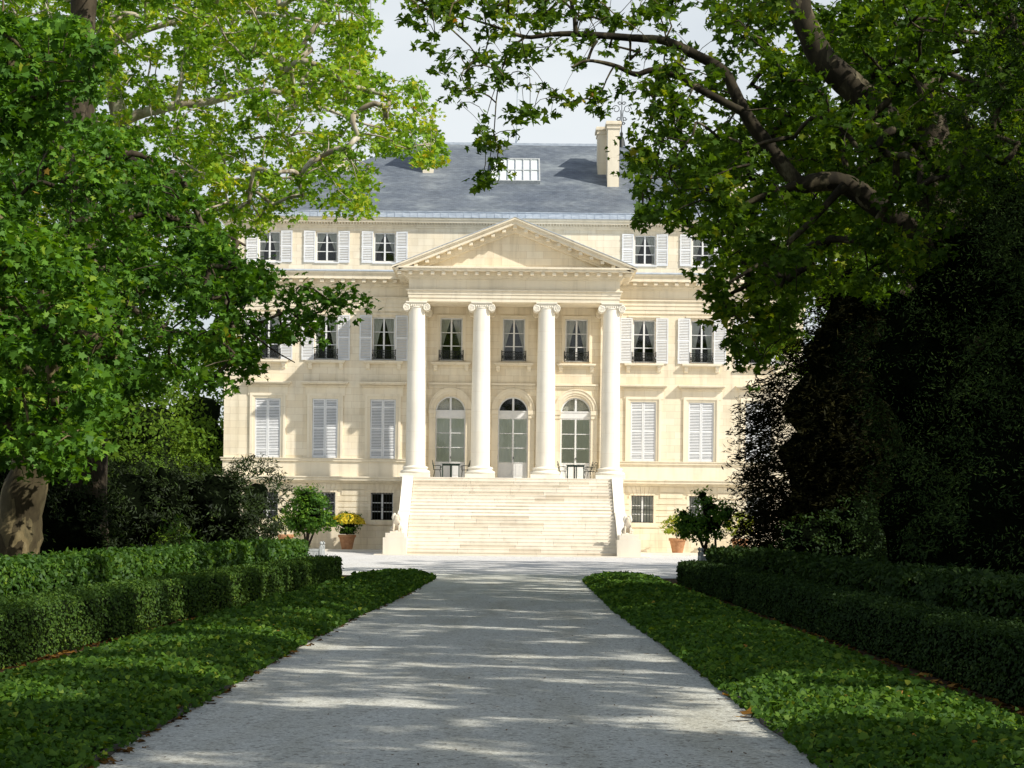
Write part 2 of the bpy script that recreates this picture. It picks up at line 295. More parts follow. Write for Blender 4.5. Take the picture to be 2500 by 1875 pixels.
# leaf outlines (unit size, stalk at origin)
LOBE = np.array([(0, 0), (.42, .02), (.27, .24), (.56, .50), (.24, .52), (0, 1.0), (-.24, .52), (-.56, .50), (-.27, .24), (-.42, .02)], float); LOBE[:, 1] -= .4
IVY = np.array([(0, 0), (.40, .08), (.38, .42), (0, .95), (-.38, .42), (-.40, .08)], float); IVY[:, 1] -= .4
OVAL = np.array([(0, 0), (.24, .35), (.20, .68), (0, 1.0), (-.20, .68), (-.24, .35)], float); OVAL[:, 1] -= .5
LANCE = np.array([(0, 0), (.13, .4), (0, 1.0), (-.13, .4)], float); LANCE[:, 1] -= .5
DIA = np.array([(0, 0), (.35, .45), (0, 1.0), (-.35, .45)], float); DIA[:, 1] -= .5
def leaves(name, C, size, mat, shape=LOBE, nrm=None, spread=1.0, updir=None, rnd=None, parent=None, loc=None, fold=.25, tipdir=None, rng=RNG):
    """one mesh made of many separate leaf faces. nrm: preferred face normal, tipdir: preferred pointing direction"""
    C = np.asarray(C, float); n = len(C); k = len(shape)
    if nrm is None: nrm = np.tile([0, 0, 1.0], (n, 1))
    nn = nrm + spread*rng.normal(size=(n, 3))*.6; nn /= np.linalg.norm(nn, axis=1)[:, None]+1e-9
    td = rng.normal(size=(n, 3))
    if tipdir is not None: td = tipdir + .45*td
    td = td - (td*nn).sum(1)[:, None]*nn; td /= np.linalg.norm(td, axis=1)[:, None]+1e-9
    bd = np.cross(nn, td)
    sz = (size if hasattr(size, '__len__') else np.full(n, size))*rng.uniform(.55, 1.3, n)
    x = shape[:, 0][None, :, None]; y = shape[:, 1][None, :, None]
    fz = -fold*np.abs(shape[:, 0])[None, :, None] - fold*.5*(shape[:, 1]**2)[None, :, None]
    V = C[:, None, :] + sz[:, None, None]*(x*bd[:, None, :] + y*td[:, None, :] + fz*nn[:, None, :])
    me = bpy.data.meshes.new(name)
    me.vertices.add(n*k); me.vertices.foreach_set('co', V.reshape(-1).astype(np.float32))
    me.loops.add(n*k); me.loops.foreach_set('vertex_index', np.arange(n*k, dtype=np.int32))
    me.polygons.add(n); me.polygons.foreach_set('loop_start', np.arange(0, n*k, k, dtype=np.int32)); me.polygons.foreach_set('loop_total', np.full(n, k, np.int32))
    if rnd is None: rnd = rng.uniform(0, 1, n)
    a = me.attributes.new('rnd', 'FLOAT', 'FACE'); a.data.foreach_set('value', np.clip(rnd, 0, 1).astype(np.float32))
    me.materials.append(mat); me.update(calc_edges=True)
    return place(name, me, parent, loc)
def inpoly(P, poly):
    x, y = P[:, 0], P[:, 1]; r = np.zeros(len(P), bool); n = len(poly)
    for i in range(n):
        x0, y0 = poly[i]; x1, y1 = poly[(i+1) % n]
        if y0 == y1: continue
        r ^= ((y0 > y) != (y1 > y)) & (x < (x1-x0)*(y-y0)/(y1-y0)+x0)
    return r
def polysample(poly, n):
    P = np.array(poly, float); lo, hi = P.min(0), P.max(0); out = np.zeros((0, 2))
    while len(out) < n:
        q = RNG.uniform(lo, hi, (n*2, 2)); out = np.vstack([out, q[inpoly(q, poly)]])
    return out[:n]
def clumpfill(cent, rad, per, droop=.35):
    """leaves scattered in flattened hanging clumps around centres"""
    n = len(cent); rad = np.broadcast_to(rad, (n,))
    cnt = np.maximum(3, (per*RNG.uniform(.5, 1.4, n)*np.clip((rad/np.mean(rad))**2, .08, 3))).astype(int)
    idx = np.repeat(np.arange(n), cnt)
    d = RNG.normal(size=(len(idx), 3)); d /= np.linalg.norm(d, axis=1)[:, None]; d *= RNG.uniform(.05, 1, len(idx))[:, None]**.55
    ax = RNG.uniform(.7, 1.3, (n, 3)); ax[:, 2] *= .62
    P = cent[idx] + d*ax[idx]*rad[idx][:, None]
    P[:, 2] -= droop*rad[idx]*(d[:, 0]**2+d[:, 1]**2)
    cr = RNG.uniform(0, 1, n)
    return P, idx, cr[idx], d
def mst_branches(nodes, rootn, cent, name, mat, parent, r0=.011, rmax=.09, sag=.06):
    """connect clump centres into a branching structure grown out of the limbs"""
    pts = np.vstack([nodes, cent]); nn = len(nodes); n = len(pts)
    d0 = np.full(len(cent), 1e9); par = np.zeros(len(cent), int)
    for i in range(nn):
        d = np.linalg.norm(cent-nodes[i], axis=1); w = d < d0; d0[w] = d[w]; par[w] = i
    done = np.zeros(len(cent), bool); order = []
    for _ in range(len(cent)):
        q = np.where(done, 1e9, d0); j = int(q.argmin()); done[j] = True; order.append(j)
        d = np.linalg.norm(cent-cent[j], axis=1)*1.06+.02; w = (d < d0) & ~done; d0[w] = d[w]; par[w] = nn+j
    wt = np.ones(len(cent))
    for j in reversed(order):
        if par[j] >= nn: wt[par[j]-nn] += wt[j]
    root_of = {}; mbs = {}
    for j in order:
        root_of[j] = int(par[j]) if par[j] < nn else root_of[par[j]-nn]
        if par[j] < nn: root_of[j] = j
        mb = mbs.setdefault(root_of[j], MB())
        a = Vector(pts[par[j]]); b = Vector(cent[j]); L = (b-a).length
        ra = min(rmax, r0*math.sqrt(wt[j])); rb = max(r0*.6, ra*.72)
        off = Vector((random.gauss(0, 1), random.gauss(0, 1), random.gauss(0, 1)))*L*.07
        mb.tube([a, a.lerp(b, .33)+off+Vector((0, 0, L*sag)), a.lerp(b, .67)+off*.6+Vector((0, 0, L*sag)), b], [ra, ra*.9+rb*.1, ra*.4+rb*.6, rb], n=4 if ra < .03 else 6)
    big = sorted(mbs.values(), key=lambda m: -len(m.f))
    for mb in big[:60]: mb.build(name, mat, parent, smooth=True)
# ------------------------------------------------------------------ world and sun
sunv = Vector((1.75, -1.0, 1.7)).normalized(); el = math.asin(sunv.z); az = math.atan2(sunv.x, sunv.y)
w = bpy.data.worlds.new('World'); S.world = w; w.use_nodes = True; t = w.node_tree; t.nodes.clear()
o = t.nodes.new('ShaderNodeOutputWorld'); bg = t.nodes.new('ShaderNodeBackground'); bg.inputs[1].default_value = .1
sk = t.nodes.new('ShaderNodeTexSky'); sk.sky_type = 'NISHITA'; sk.sun_disc = False; sk.sun_elevation = el; sk.sun_rotation = az; sk.dust_density = 1.5
tc = t.nodes.new('ShaderNodeTexCoord'); mp = t.nodes.new('ShaderNodeMapping'); mp.inputs['Scale'].default_value = (1, 1, 2.6)
nz = t.nodes.new('ShaderNodeTexNoise'); nz.inputs['Scale'].default_value = 3.2; nz.inputs['Detail'].default_value = 5
rp = t.nodes.new('ShaderNodeValToRGB'); rp.color_ramp.elements[0].position = .30; rp.color_ramp.elements[0].color = (.55, .55, .55, 1); rp.color_ramp.elements[1].position = .66; rp.color_ramp.elements[1].color = (.96, .96, .96, 1)
mx = t.nodes.new('ShaderNodeMixRGB'); mx.inputs[2].default_value = (8.6, 9.1, 9.4, 1)
sxz = t.nodes.new('ShaderNodeSeparateXYZ'); mrz = t.nodes.new('ShaderNodeMapRange'); mrz.interpolation_type = 'SMOOTHSTEP'
mrz.inputs[1].default_value = .30; mrz.inputs[2].default_value = .62; mrz.inputs[3].default_value = 1.0; mrz.inputs[4].default_value = .25
mul = t.nodes.new('ShaderNodeMath'); mul.operation = 'MULTIPLY'
for a, b in ((tc.outputs['Generated'], mp.inputs[0]), (mp.outputs[0], nz.inputs['Vector']), (nz.outputs['Fac'], rp.inputs[0]), (tc.outputs['Generated'], sxz.inputs[0]), (sxz.outputs[2], mrz.inputs[0]), (rp.outputs[0], mul.inputs[0]), (mrz.outputs[0], mul.inputs[1]), (mul.outputs[0], mx.inputs[0]), (sk.outputs[0], mx.inputs[1]), (mx.outputs[0], bg.inputs[0]), (bg.outputs[0], o.inputs[0])): t.links.new(a, b)
sl = bpy.data.lights.new('sun', 'SUN'); sl.energy = 5.0; sl.angle = math.radians(.55); sl.color = (1, .945, .84)
so = bpy.data.objects.new('sun', sl); COL.objects.link(so); so.rotation_euler = sunv.to_track_quat('Z', 'Y').to_euler(); so.location = (40, -20, 40)
S.cycles.max_bounces = 6; S.cycles.diffuse_bounces = 4; S.cycles.glossy_bounces = 2; S.cycles.transmission_bounces = 4; S.cycles.transparent_max_bounces = 8
S.cycles.caustics_reflective = False; S.cycles.caustics_refractive = False
# ------------------------------------------------------------------ ground
def sheet(name, pts, z, mat, label, cat):
    mb = MB(); mb.poly([(x, y, z) for x, y in pts]); o = mb.build(name, mat); tag(o, label, cat, kind='structure'); return o
sheet('ground', [(-1500, -300), (1500, -300), (1500, 2500), (-1500, 2500)], -.012, M['turf'], 'rough dark grass beyond the forecourt and garden beds', 'ground')
sheet('planting_soil', [(-30, -20), (30, -20), (30, 70.5), (-30, 70.5)], -.006, M['soil'], 'brown leaf strewn soil under the hedges and shrubs', 'soil')
sheet('forecourt', [(-60, 67), (60, 67), (60, 160), (-60, 160)], 0, M['plaza'], 'wide bright pale gravel forecourt in front of the mansion', 'forecourt')
def lx(Y): return np.interp(Y, [0, 30, 39, 44, 50, 62, 70], [-2.92, -2.88, -2.76, -2.6, -2.5, -2.38, -2.35])
def rx(Y): return np.interp(Y, [0, 28, 40, 63, 70], [2.24, 2.2, 2.05, 2.2, 2.3])
def lo(Y): return np.interp(Y, [0, 21, 31, 43, 54, 62], [-5.25, -5.24, -5.22, -4.98, -4.85, -4.75])
def ro(Y): return np.interp(Y, [0, 20, 62], [4.35, 4.4, 4.4])
mb = MB(); ys = np.linspace(-6, 70, 77)
for a, b in zip(ys[:-1], ys[1:]):
    mb.quad((lx(a)-.3, a, .004), (rx(a)+.3, a, .004), (rx(b)+.3, b, .004), (lx(b)-.3, b, .004))
tag(mb.build('gravel_drive', M['gravel']), 'pale grey gravel drive dappled with tree shade', 'drive', kind='structure')
mb = MB(); mb.box(-17.3, -6.9, 119.7, 122.2, 0, .12); mb.box(6.9, 17.3, 119.7, 122.2, 0, .12); mb.box(-7.2, 7.2, 108.2, 122, 0, .05)
tag(mb.build('stone_apron', M['stair']), 'low stone paving strip along the foot of the mansion', 'paving', kind='structure')
for side, fn in ((-1, lx), (1, rx)):
    mb = MB()
    for a, b in zip(ys[:-1], ys[1:]):
        if b > 64: break
        wob = lambda y: .03*math.sin(y*1.7)+.02*math.sin(y*4.1)
        p = [(fn(a)+side*(.0+wob(a)), a), (fn(a)+side*(.05+wob(a)), a), (fn(b)+side*(.05+wob(b)), b), (fn(b)+side*(.0+wob(b)), b)]
        n = len(mb.v); mb.v += [(x, y, 0) for x, y in p]+[(x, y, .05) for x, y in p]
        for f in ((0, 1, 5, 4), (1, 2, 6, 5), (2, 3, 7, 6), (3, 0, 4, 7), (4, 5, 6, 7)): mb.f.append(tuple(n+i for i in f)); mb.r.append(.5)
    tag(mb.build('bed_edging', M['edging']), 'dark edging strip between the gravel drive and the %s ivy bed' % ('left' if side < 0 else 'right'), 'edging', kind='structure')
# ivy beds: low mounded beds
def ivybed(side, fin, fout, Yend, label):
    R = 2.4
    def edges(Y):
        i, o_ = fin(Y), fout(Y)
        if Y > Yend-R*1.3:
            q = (Y-(Yend-R*1.3))/(R*1.3); k = math.sqrt(max(0, 1-q*q)); c = i*.62+o_*.38
            return c+(i-c)*k, c+(o_-c)*k
        return i, o_
    def h(X, Y):
        i, o_ = edges(Y); t_ = min(1, max(0, (X-i)/(o_-i+1e-6))); e = 1-abs(2*t_-1)**3
        e2 = min(1, max(0, (Yend-Y)/1.2))**.5
        return (.06+.13*e)*e2 + .012*math.sin(X*2.3+Y*.9)+.012*math.sin(Y*2.1-X*1.3)*e
    mb = MB(); Y = np.linspace(4, Yend-.02, 120); T = np.linspace(0, 1, 9)
    g = []
    for y in Y:
        i, o_ = edges(y)
        for q in T: x = i+side*.05+(o_-i)*q; g.append((x, y, max(.01, h(x, y)-.05) if 0 < q < 1 else 0))
    n = len(T); mb.v = g
    for a in range(len(Y)-1):
        for b in range(n-1): mb.f.append((a*n+b, a*n+b+1, (a+1)*n+b+1, (a+1)*n+b)); mb.r.append(.5)
    core = mb.build('ivy_bed', M['under'])
    tag(core, label, 'ivy bed', kind='stuff')
    # leaves, larger cover further away
    N_ = 105000; y0 = 6; u = RNG.uniform(0, 1, N_); p = -.45
    yy = (y0**(p+1)+u*(Yend**(p+1)-y0**(p+1)))**(1/(p+1)); q = RNG.uniform(-.02, 1.02, N_)
    P = np.zeros((N_, 3)); 
    for k in range(N_):
        i, o_ = edges(yy[k]); x = i+(o_-i)*q[k]; P[k] = (x, yy[k], h(x, yy[k])+random.uniform(-.03, .03)+(random.uniform(0, .07) if random.random() < .06 else 0)+.02*math.sin(x*7.1)*math.sin(yy[k]*5.3))
    sz = .052*np.maximum(1, (yy/18))**.62*RNG.choice([.7, 1.0, 1.0, 1.35], N_)
    nr = np.tile([0, -.35, 1.0], (N_, 1))
    pat = .5+.5*np.sin(P[:, 0]*1.9+np.sin(P[:, 1]*.8)*2)*np.sin(P[:, 1]*.9+P[:, 0])
    leaves('ivy_leaves', P, sz, M['l_ivy'], IVY, nrm=nr, spread=1.25, parent=core, rnd=np.clip(RNG.beta(2, 2.3, N_)*.9+pat*.15, 0, 1), fold=.2)['kind'] = 'stuff'
ivybed(-1, lx, lo, 66.0, 'low mounded ivy ground cover along the left edge of the drive')
ivybed(1, rx, ro, 65.0, 'low mounded ivy ground cover along the right edge of the drive')
# ------------------------------------------------------------------ hedges
def hedge(name, label, side, xf, width, height, Y0, Y1, leaf, shape, mat, n, wav=.014, core='under', pw=-.9, spread=1.1, rag=.03):
    """clipped hedge: xf(Y) is the face next to the drive; side -1 extends to -X"""
    def bump(a, b): return wav*(math.sin(a*1.9+b*3)+math.sin(a*4.7+1.3*b)*.6+math.sin(a*.6+2)*.8)
    root = empty(name, (float(xf(Y0))+side*width/2, Y0, 0)); org = np.array(root.location)
    tag(root, label, 'hedge')
    mb = MB(); Y = np.arange(Y0, Y1+.01, .4); prof = [(0, 0), (0, .5), (0, .93), (.08, 1), (.5, 1.0), (.92, 1), (1, .93), (1, .5), (1, 0)]
    for y in Y:
        for a, b in prof:
            ins = .05; x = xf(y)+side*(ins+a*(width-2*ins)+bump(y, b)*(1 if a > .5 else -1)); mb.v.append((x-org[0], y-org[1], b*(height-.06)+(bump(y, a)*.6 if b > .9 else 0)))
    k = len(prof)
    for i in range(len(Y)-1):
        for j in range(k-1): mb.f.append((i*k+j, i*k+j+1, (i+1)*k+j+1, (i+1)*k+j)); mb.r.append(.5)
    mb.f.append(tuple(range(k))); mb.f.append(tuple((len(Y)-1)*k+j for j in range(k))); mb.r += [.5, .5]
    mb.build('dark_hedge_core', M[core], root)  # added solid core, its dark colour stands for shade inside the hedge
    u = RNG.uniform(0, 1, n); y = (Y0**(pw+1)+u*(Y1**(pw+1)-Y0**(pw+1)))**(1/(pw+1))
    per = height+width+height*.35; s_ = RNG.uniform(0, per, n)
    P = np.zeros((n, 3)); Nn = np.zeros((n, 3))
    ne = n//14; e = RNG.integers(0, n, ne)
    isend = np.zeros(n, bool); isend[e] = True
    for i in range(n):
        yi = y[i]; j = random.gauss(0, rag)
        if isend[i]:
            near = random.random() < .4
            a = random.random(); b = random.random(); yi = (Y0 if near else Y1)+(-1 if near else 1)*(.0+j)
            P[i] = (xf(yi)+side*a*width, yi, b*height); Nn[i] = (0, -1 if near else 1, .2); y[i] = yi; continue
        q = s_[i]
        if q < height:
            b = q/height; P[i] = (xf(yi)+side*(-bump(yi, b)+j), yi, .03+b*(height-.03)); Nn[i] = (-side, -.2, .35)
            if b > .94: P[i][0] += side*.04
        elif q < height+width:
            a = (q-height)/width; P[i] = (xf(yi)+side*a*width, yi, height+bump(yi, a)*.6+j); Nn[i] = (0, -.1, 1)
        else:
            b = (q-height-width)/(height*.35); P[i] = (xf(yi)+side*(width+bump(yi, b)+j), yi, height*(1-b)); Nn[i] = (side, 0, .3)
    sz = leaf*np.maximum(1, y/26)**.75
    pat = np.sin(y*1.1+np.sin(y*.37)*3)*.5+.5
    leaves('foliage', P-org, sz, M[mat], shape, nrm=Nn, spread=spread, parent=root, rnd=np.clip(RNG.beta(2, 2.4, n)*.85+pat*.15+.06*np.sin(P[:, 2]*9), 0, 1))
    return root
hx_l = lambda Y: np.interp(Y, [0, 24, 35, 50, 60], [-5.78, -5.75, -5.62, -5.15, -4.93])
hx_r = lambda Y: np.interp(Y, [0, 60], [4.88, 4.82])
hedge('box_hedge', 'low clipped box hedge nearest the drive on the left', -1, hx_l, .85, .68, 9, 60, .046, OVAL, 'l_box', 72000)
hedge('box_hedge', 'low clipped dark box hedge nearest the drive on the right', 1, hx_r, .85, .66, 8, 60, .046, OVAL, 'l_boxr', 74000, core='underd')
ll = lambda Y: np.interp(Y, [0, 62, 71], [-7.65, -7.6, -7.0])
lr = lambda Y: np.interp(Y, [0, 25, 61], [6.25, 6.2, 5.75])
hedge('laurel_hedge', 'taller ragged laurel hedge behind the clipped box hedge on the left', -1, ll, 1.0, 1.0, 20, 71, .082, OVAL, 'l_laurel', 52000, wav=.02, spread=1.3, rag=.045)
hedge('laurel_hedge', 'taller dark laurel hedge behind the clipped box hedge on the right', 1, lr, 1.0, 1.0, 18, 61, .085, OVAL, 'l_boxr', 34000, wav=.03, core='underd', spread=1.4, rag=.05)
# ------------------------------------------------------------------ fallen leaves
def fallen(loc, s, rz, label, group=None, tilt=.15):
    mb = MB(); b = [(x*s, y*s) for x, y in LOBE]
    n = len(b); ctr = (0, 0, .012)
    mb.v = [(x, y, .01+.25*abs(x)*abs(x)/s+random.uniform(0, .02)*s*3) for x, y in b]+[ctr]
    mb.cur = random.uniform(.5, 1)
    for i in range(n): mb.f.append((i, (i+1) % n, n)); mb.r.append(mb.cur)
    o = mb.build('fallen_leaf', M['fallen'], loc=loc); o.rotation_euler = (tilt, tilt*.5, rz); tag(o, label, 'leaf', group); return o
gz = .012
for u_, v_, D_, s_, lb in ((1838, 1752, None, .24, 'large orange fallen plane leaf at the right edge of the gravel drive'),
                    (1815, 1762, None, .18, 'smaller brown fallen leaf touching the large orange one at the right drive edge'),
                    (1770, 1708, None, .19, 'orange fallen leaf farther up the right edge of the drive'),
                    (430, 1738, None, .22, 'dark brown curled fallen leaf at the left edge of the drive'),
                    (712, 1598, None, .20, 'reddish brown fallen leaf farther up the left edge of the drive'),
                    (2010, 1868, None, .18, 'orange fallen leaf lowest at the right drive edge')):
    a, b = u_-HU, v_-HV; D = F*CH/(b-a*ROLL); x, y, _ = at(u_, v_, D)
    fallen((x, y, gz+.02), s_, random.uniform(0, 6), lb)
def litter(name, P, sz, label, mat='fallen', shape=LOBE, rnd=None):
    tag(leaves(name, P, sz, M[mat], shape, spread=.25, fold=.5, rnd=rnd), label, 'leaf litter', kind='stuff')
n = 3200; y = 13+55*RNG.uniform(0, 1, n)**1.3; x = lx(y)+(rx(y)-lx(y))*np.where(RNG.uniform(size=n) < .6, .5+.5*RNG.beta(2.2, 1.1, n), RNG.uniform(0, 1, n))
litter('drive_litter', np.stack([x, y, np.full(n, .018)], 1), .026*(1+1.4*RNG.uniform(0, 1, n)**2), 'small dark leaf scraps scattered over the gravel drive', shape=LANCE, rnd=RNG.uniform(0, .45, n))
n = 2600; y = 12+50*RNG.uniform(0, 1, n)**1.2; k = RNG.uniform(0, 1, n)
xl = np.where(k < .5, lo(y)-RNG.uniform(-.05, .6, n), np.where(k < .62, lx(y)+RNG.normal(0, .06, n), ro(y)+RNG.uniform(-.05, .5, n)))
litter('edge_litter', np.stack([xl, y, np.full(n, .02)+RNG.uniform(0, .02, n)], 1), .10*(1+RNG.uniform(-.3, .4, n)), 'dry brown leaves lying on the soil strips between ivy beds and hedges')
# ================================================================== THE MANSION
WY = 122.0; HW = 17.0
H = empty('mansion', (0, WY, 0))
tag(H, 'cream limestone classical mansion with columned portico and grey slate roof', 'mansion')
hinv = Vector((0, WY, 0))
class HB(MB):
    """builder in world coordinates, stored relative to the mansion"""
    def build(s, name, mat, parent=None, smooth=False, loc=None, ang=None):
        s.v = [(x, y-WY, z) for x, y, z in s.v]
        me = s.mesh(name, mat)
        if smooth: smoothed(me, ang or 40)
        return place(name, me, H if parent is None else parent)
SX = [7.65, 11.05, 14.42]
ops = []   # x0,x1,z0,z1, arch
for s in (-1, 1):
    for c in SX:
        c *= s
        ops += [(c-.655, c+.655, 1.73, 3.44, 0), (c-.75, c+.75, 5.45, 8.94, 0), (c-.66, c+.66, 11.25, 13.76, 0), (c-.64, c+.64, 16.98, 18.74, 0)]
for c in (-3.68, 0, 3.68): ops += [(c-.885, c+.885, 4.3, 8.27, 1), (c-.66, c+.66, 11.25, 13.76, 0)]
def wallcells(mb, x0, x1, z0, z1, y, ops, depth=.26):
    xs = sorted({x0, x1} | {o[i] for o in ops for i in (0, 1) if x0 < o[i] < x1}); zs = sorted({z0, z1} | {o[i] for o in ops for i in (2, 3) if z0 < o[i] < z1} | {o[3]+.885 for o in ops if o[4] and z0 < o[3]+.885 < z1})
    for a, b in zip(xs[:-1], xs[1:]):
        for c, d in zip(zs[:-1], zs[1:]):
            mx_, mz_ = (a+b)/2, (c+d)/2
            if any(o[0] < mx_ < o[1] and o[2] < mz_ < o[3]+(.885 if o[4] else 0) for o in ops): continue
            mb.quad((a, y, c), (b, y, c), (b, y, d), (a, y, d))
    for o in ops:
        a, b, c, d, ar = o
        if not (x0 <= a and b <= x1 and z0 <= c and d <= z1): continue
        mb.quad((a, y, c), (a, y, d), (a, y+depth, d), (a, y+depth, c)); mb.quad((b, y, c), (b, y+depth, c), (b, y+depth, d), (b, y, d))
        mb.quad((a, y, c), (a, y+depth, c), (b, y+depth, c), (b, y, c))
        if not ar: mb.quad((a, y, d), (b, y, d), (b, y+depth, d), (a, y+depth, d))
        else:
            r = (b-a)/2; cx = (a+b)/2; n = 20
            P = [(cx-r*math.cos(PI*i/n), d+r*math.sin(PI*i/n)) for i in range(n+1)]
            for p, q in zip(P[:-1], P[1:]):
                mb.quad((p[0], y, p[1]), (q[0], y, q[1]), (q[0], y, d+r), (p[0], y, d+r))
                mb.quad((p[0], y, p[1]), (p[0], y+depth, p[1]), (q[0], y+depth, q[1]), (q[0], y, q[1]))
mb = HB(); wallcells(mb, -HW, HW, 0, 19.3, WY, ops)
mb.quad((-HW, WY, 0), (-HW, WY+22, 0), (-HW, WY+22, 19.3), (-HW, WY, 19.3)); mb.quad((HW, WY, 0), (HW, WY+22, 0), (HW, WY+22, 19.3), (HW, WY, 19.3))
mb.quad((-HW, WY+22, 0), (HW, WY+22, 0), (HW, WY+22, 19.3), (-HW, WY+22, 19.3))
mb.build('wall', M['stone'])
mb = HB(); mb.quad((-HW+.1, WY+1.2, 0), (HW-.1, WY+1.2, 0), (HW-.1, WY+1.2, 19.2), (-HW+.1, WY+1.2, 19.2)); mb.build('dark_backing', M['dark'])  # one dark sheet added to stand in for unlit rooms behind the windows
# rusticated basement courses
z = 1.52; MBS = {-1: HB(), 1: HB()}; y0, y1 = WY-.045, WY+.01
while z < 3.85:
    zt = min(z+.325, 3.98)
    for s in (-1, 1):
        mb = MBS[s]; cuts = [6.3]+[v for c in SX for v in (c-.78, c+.78)]+[HW+.03]
        if zt <= 3.46 and z >= 1.6: seg = [(6.3, SX[0]-.78), (SX[0]+.78, SX[1]-.78), (SX[1]+.78, SX[2]-.78), (SX[2]+.78, HW+.04)]
        elif zt > 3.46: seg = [(6.3, SX[0]-1.02), (SX[0]+1.02, SX[1]-1.02), (SX[1]+1.02, SX[2]-1.02), (SX[2]+1.02, HW+.04)]
        else: seg = [(6.3, HW+.04)]
        for a, b in seg: mb.box(min(s*a, s*b), max(s*a, s*b), y0, y1, z+.022, zt)
    z += .35
for s in (-1, 1):
    mb = MBS[s]
    for c in SX:
        c *= s
        for k in range(7):   # flat arch stones
            a0, a1 = (k-3.5)/3.5, (k-2.5)/3.5; g = .012
            mb.prism([(c+a0*.72+g, 3.452), (c+a1*.72-g, 3.452), (c+a1*.98-g, 3.97), (c+a0*.98+g, 3.97)], y0, y1)
        mb.box(c-.80, c-.66, y0-.003, y1, 1.66, 3.45); mb.box(c+.66, c+.80, y0-.003, y1, 1.66, 3.45); mb.box(c-.84, c+.84, y0-.05, y1, 1.56, 1.72)
MBS[-1].box(-HW-.05, -6.3, WY-.06, WY+.01, .0, 1.50); MBS[1].box(6.3, HW+.05, WY-.06, WY+.01, .0, 1.50)
for s in (-1, 1): MBS[s].build('rusticated_base', M['stone'])
# mouldings running along the front
def strips(mb, a, b, spec):
    for pr, z0, z1 in spec: mb.box(a-(pr if a < -HW+1 else 0), b+(pr if b > HW-1 else 0), WY-pr, WY+.02, z0, z1)
for a, b in ((-HW, -6.2), (6.2, HW)):
    mb = HB()
    strips(mb, a, b, [(.10, 3.99, 4.06), (.22, 4.063, 4.14), (.40, 4.143, 4.30), (.46, 4.303, 4.38), (.05, 4.383, 5.26), (.14, 5.263, 5.40), (.19, 5.403, 5.45)])
    mb.build('string_course', M['trim'])
    mb = HB()
    strips(mb, a, b, [(.06, 14.12, 14.34), (.10, 14.343, 14.58), (.14, 14.583, 14.84), (.22, 14.843, 14.92), (.04, 14.923, 15.48), (.12, 15.483, 15.56), (.20, 15.563, 15.68)])
    strips(mb, a, b, [(.28, 15.683, 15.70), (.74, 15.93, 16.18), (.80, 16.183, 16.27), (.86, 16.273, 16.35), (.27, 15.703, 15.925)])
    x = 6.95
    n0, n1 = (a, b) if a < b else (b, a); k = 0; x = n0+.12
    while x < n1+.0: mb.box(x, x+.22, WY-.66, WY-.26, 15.74, 15.90); x += .612
    mb.build('cornice', M['trim'])
    mb = HB(); mb.prismx([(WY-.90, 16.353), (WY-.90, 16.40), (WY-.02, 16.56), (WY-.02, 16.353)], a-(.9 if a < 0 else 0), b+(.9 if b > 10 else 0)); mb.build('lead_flashing', M['lead'])
mb = HB()
strips(mb, -HW, HW, [(.08, 19.02, 19.12), (.16, 19.123, 19.2), (.36, 19.303, 19.46), (.44, 19.463, 19.58)])
x = -HW
while x < HW: mb.box(x, x+.09, WY-.30, WY-.14, 19.205, 19.30); x += .17
mb.box(-HW-.2, HW+.2, WY-.13, WY+.02, 19.203, 19.302)
mb.build('cornice', M['trim'])
mb = HB(); mb.box(-HW-.5, HW+.5, WY-.50, WY-.30, 19.583, 19.90); mb.box(-HW-.53, HW+.53, WY-.53, WY-.28, 19.90, 19.94)
x = -HW-.4
while x < HW+.4: mb.box(x, x+.035, WY-.52, WY-.49, 19.60, 19.90); x += .45
for s in (-1, 1): mb.box(min(s*(HW+.5), s*(HW+.3)), max(s*(HW+.5), s*(HW+.3)), WY-.3, WY+22, 19.583, 19.90)
mb.build('gutter', M['lead'])
# roof
ey, ez, rz_ = WY-.35, 19.88, 25.96; ry = 132.9; ex = HW+.35; rx0 = 6.7
by = 2*ry-ey
mb = HB()
A, B, C_, D_ = (-ex, ey, ez), (ex, ey, ez), (ex, by, ez), (-ex, by, ez); R1, R2 = (-rx0, ry, rz_), (rx0, ry, rz_)
mb.quad(A, B, R2, R1); mb.quad(C_, D_, R1, R2); mb.poly([B, C_, R2]); mb.poly([D_, A, R1])
roof = mb.build('roof', M['slate'])
def off(p): return p
mb = HB(); mb.box(-rx0-.1, rx0+.1, ry-.14, ry+.14, rz_-.06, rz_+.10)
for c, r in ((A, R1), (B, R2), (D_, R1), (C_, R2)): mb.tube([Vector(c)+Vector((0, 0, .02)), Vector(r)+Vector((0, 0, .02))], .07, n=6)
mb.build('ridge_flashing', M['lead'], roof)
def zr(y): return ez+(rz_-ez)*(y-ey)/(ry-ey)
def chimney(x, y, w_, d_, top, lab=None):
    mb = HB(); z0 = zr(y)-.8 if abs(x) < 13 else 20
    mb.box(x-w_/2, x+w_/2, y, y+d_, z0, top-.45); mb.box(x-w_/2-.06, x+w_/2+.06, y-.06, y+d_+.06, top-.45, top-.35)
    mb.box(x-w_/2-.03, x+w_/2+.03, y-.03, y+d_+.03, top-.35, top-.2); mb.box(x-w_/2-.13, x+w_/2+.13, y-.13, y+d_+.13, top-.2, top-.05); mb.box(x-w_/2-.09, x+w_/2+.09, y-.09, y+d_+.09, top-.05, top)
    mb.build('chimney', M['trim'], roof)
chimney(5.92, 125.95, .70, 1.7, 26.2); chimney(5.38, 127.95, .66, 1.7, 26.22); chimney(-5.40, 127.9, .66, 1.7, 26.22)
chimney(-11.1, 128.2, 1.7, .8, 24.9); chimney(13.1, 124.3, 1.5, .9, 24.6)
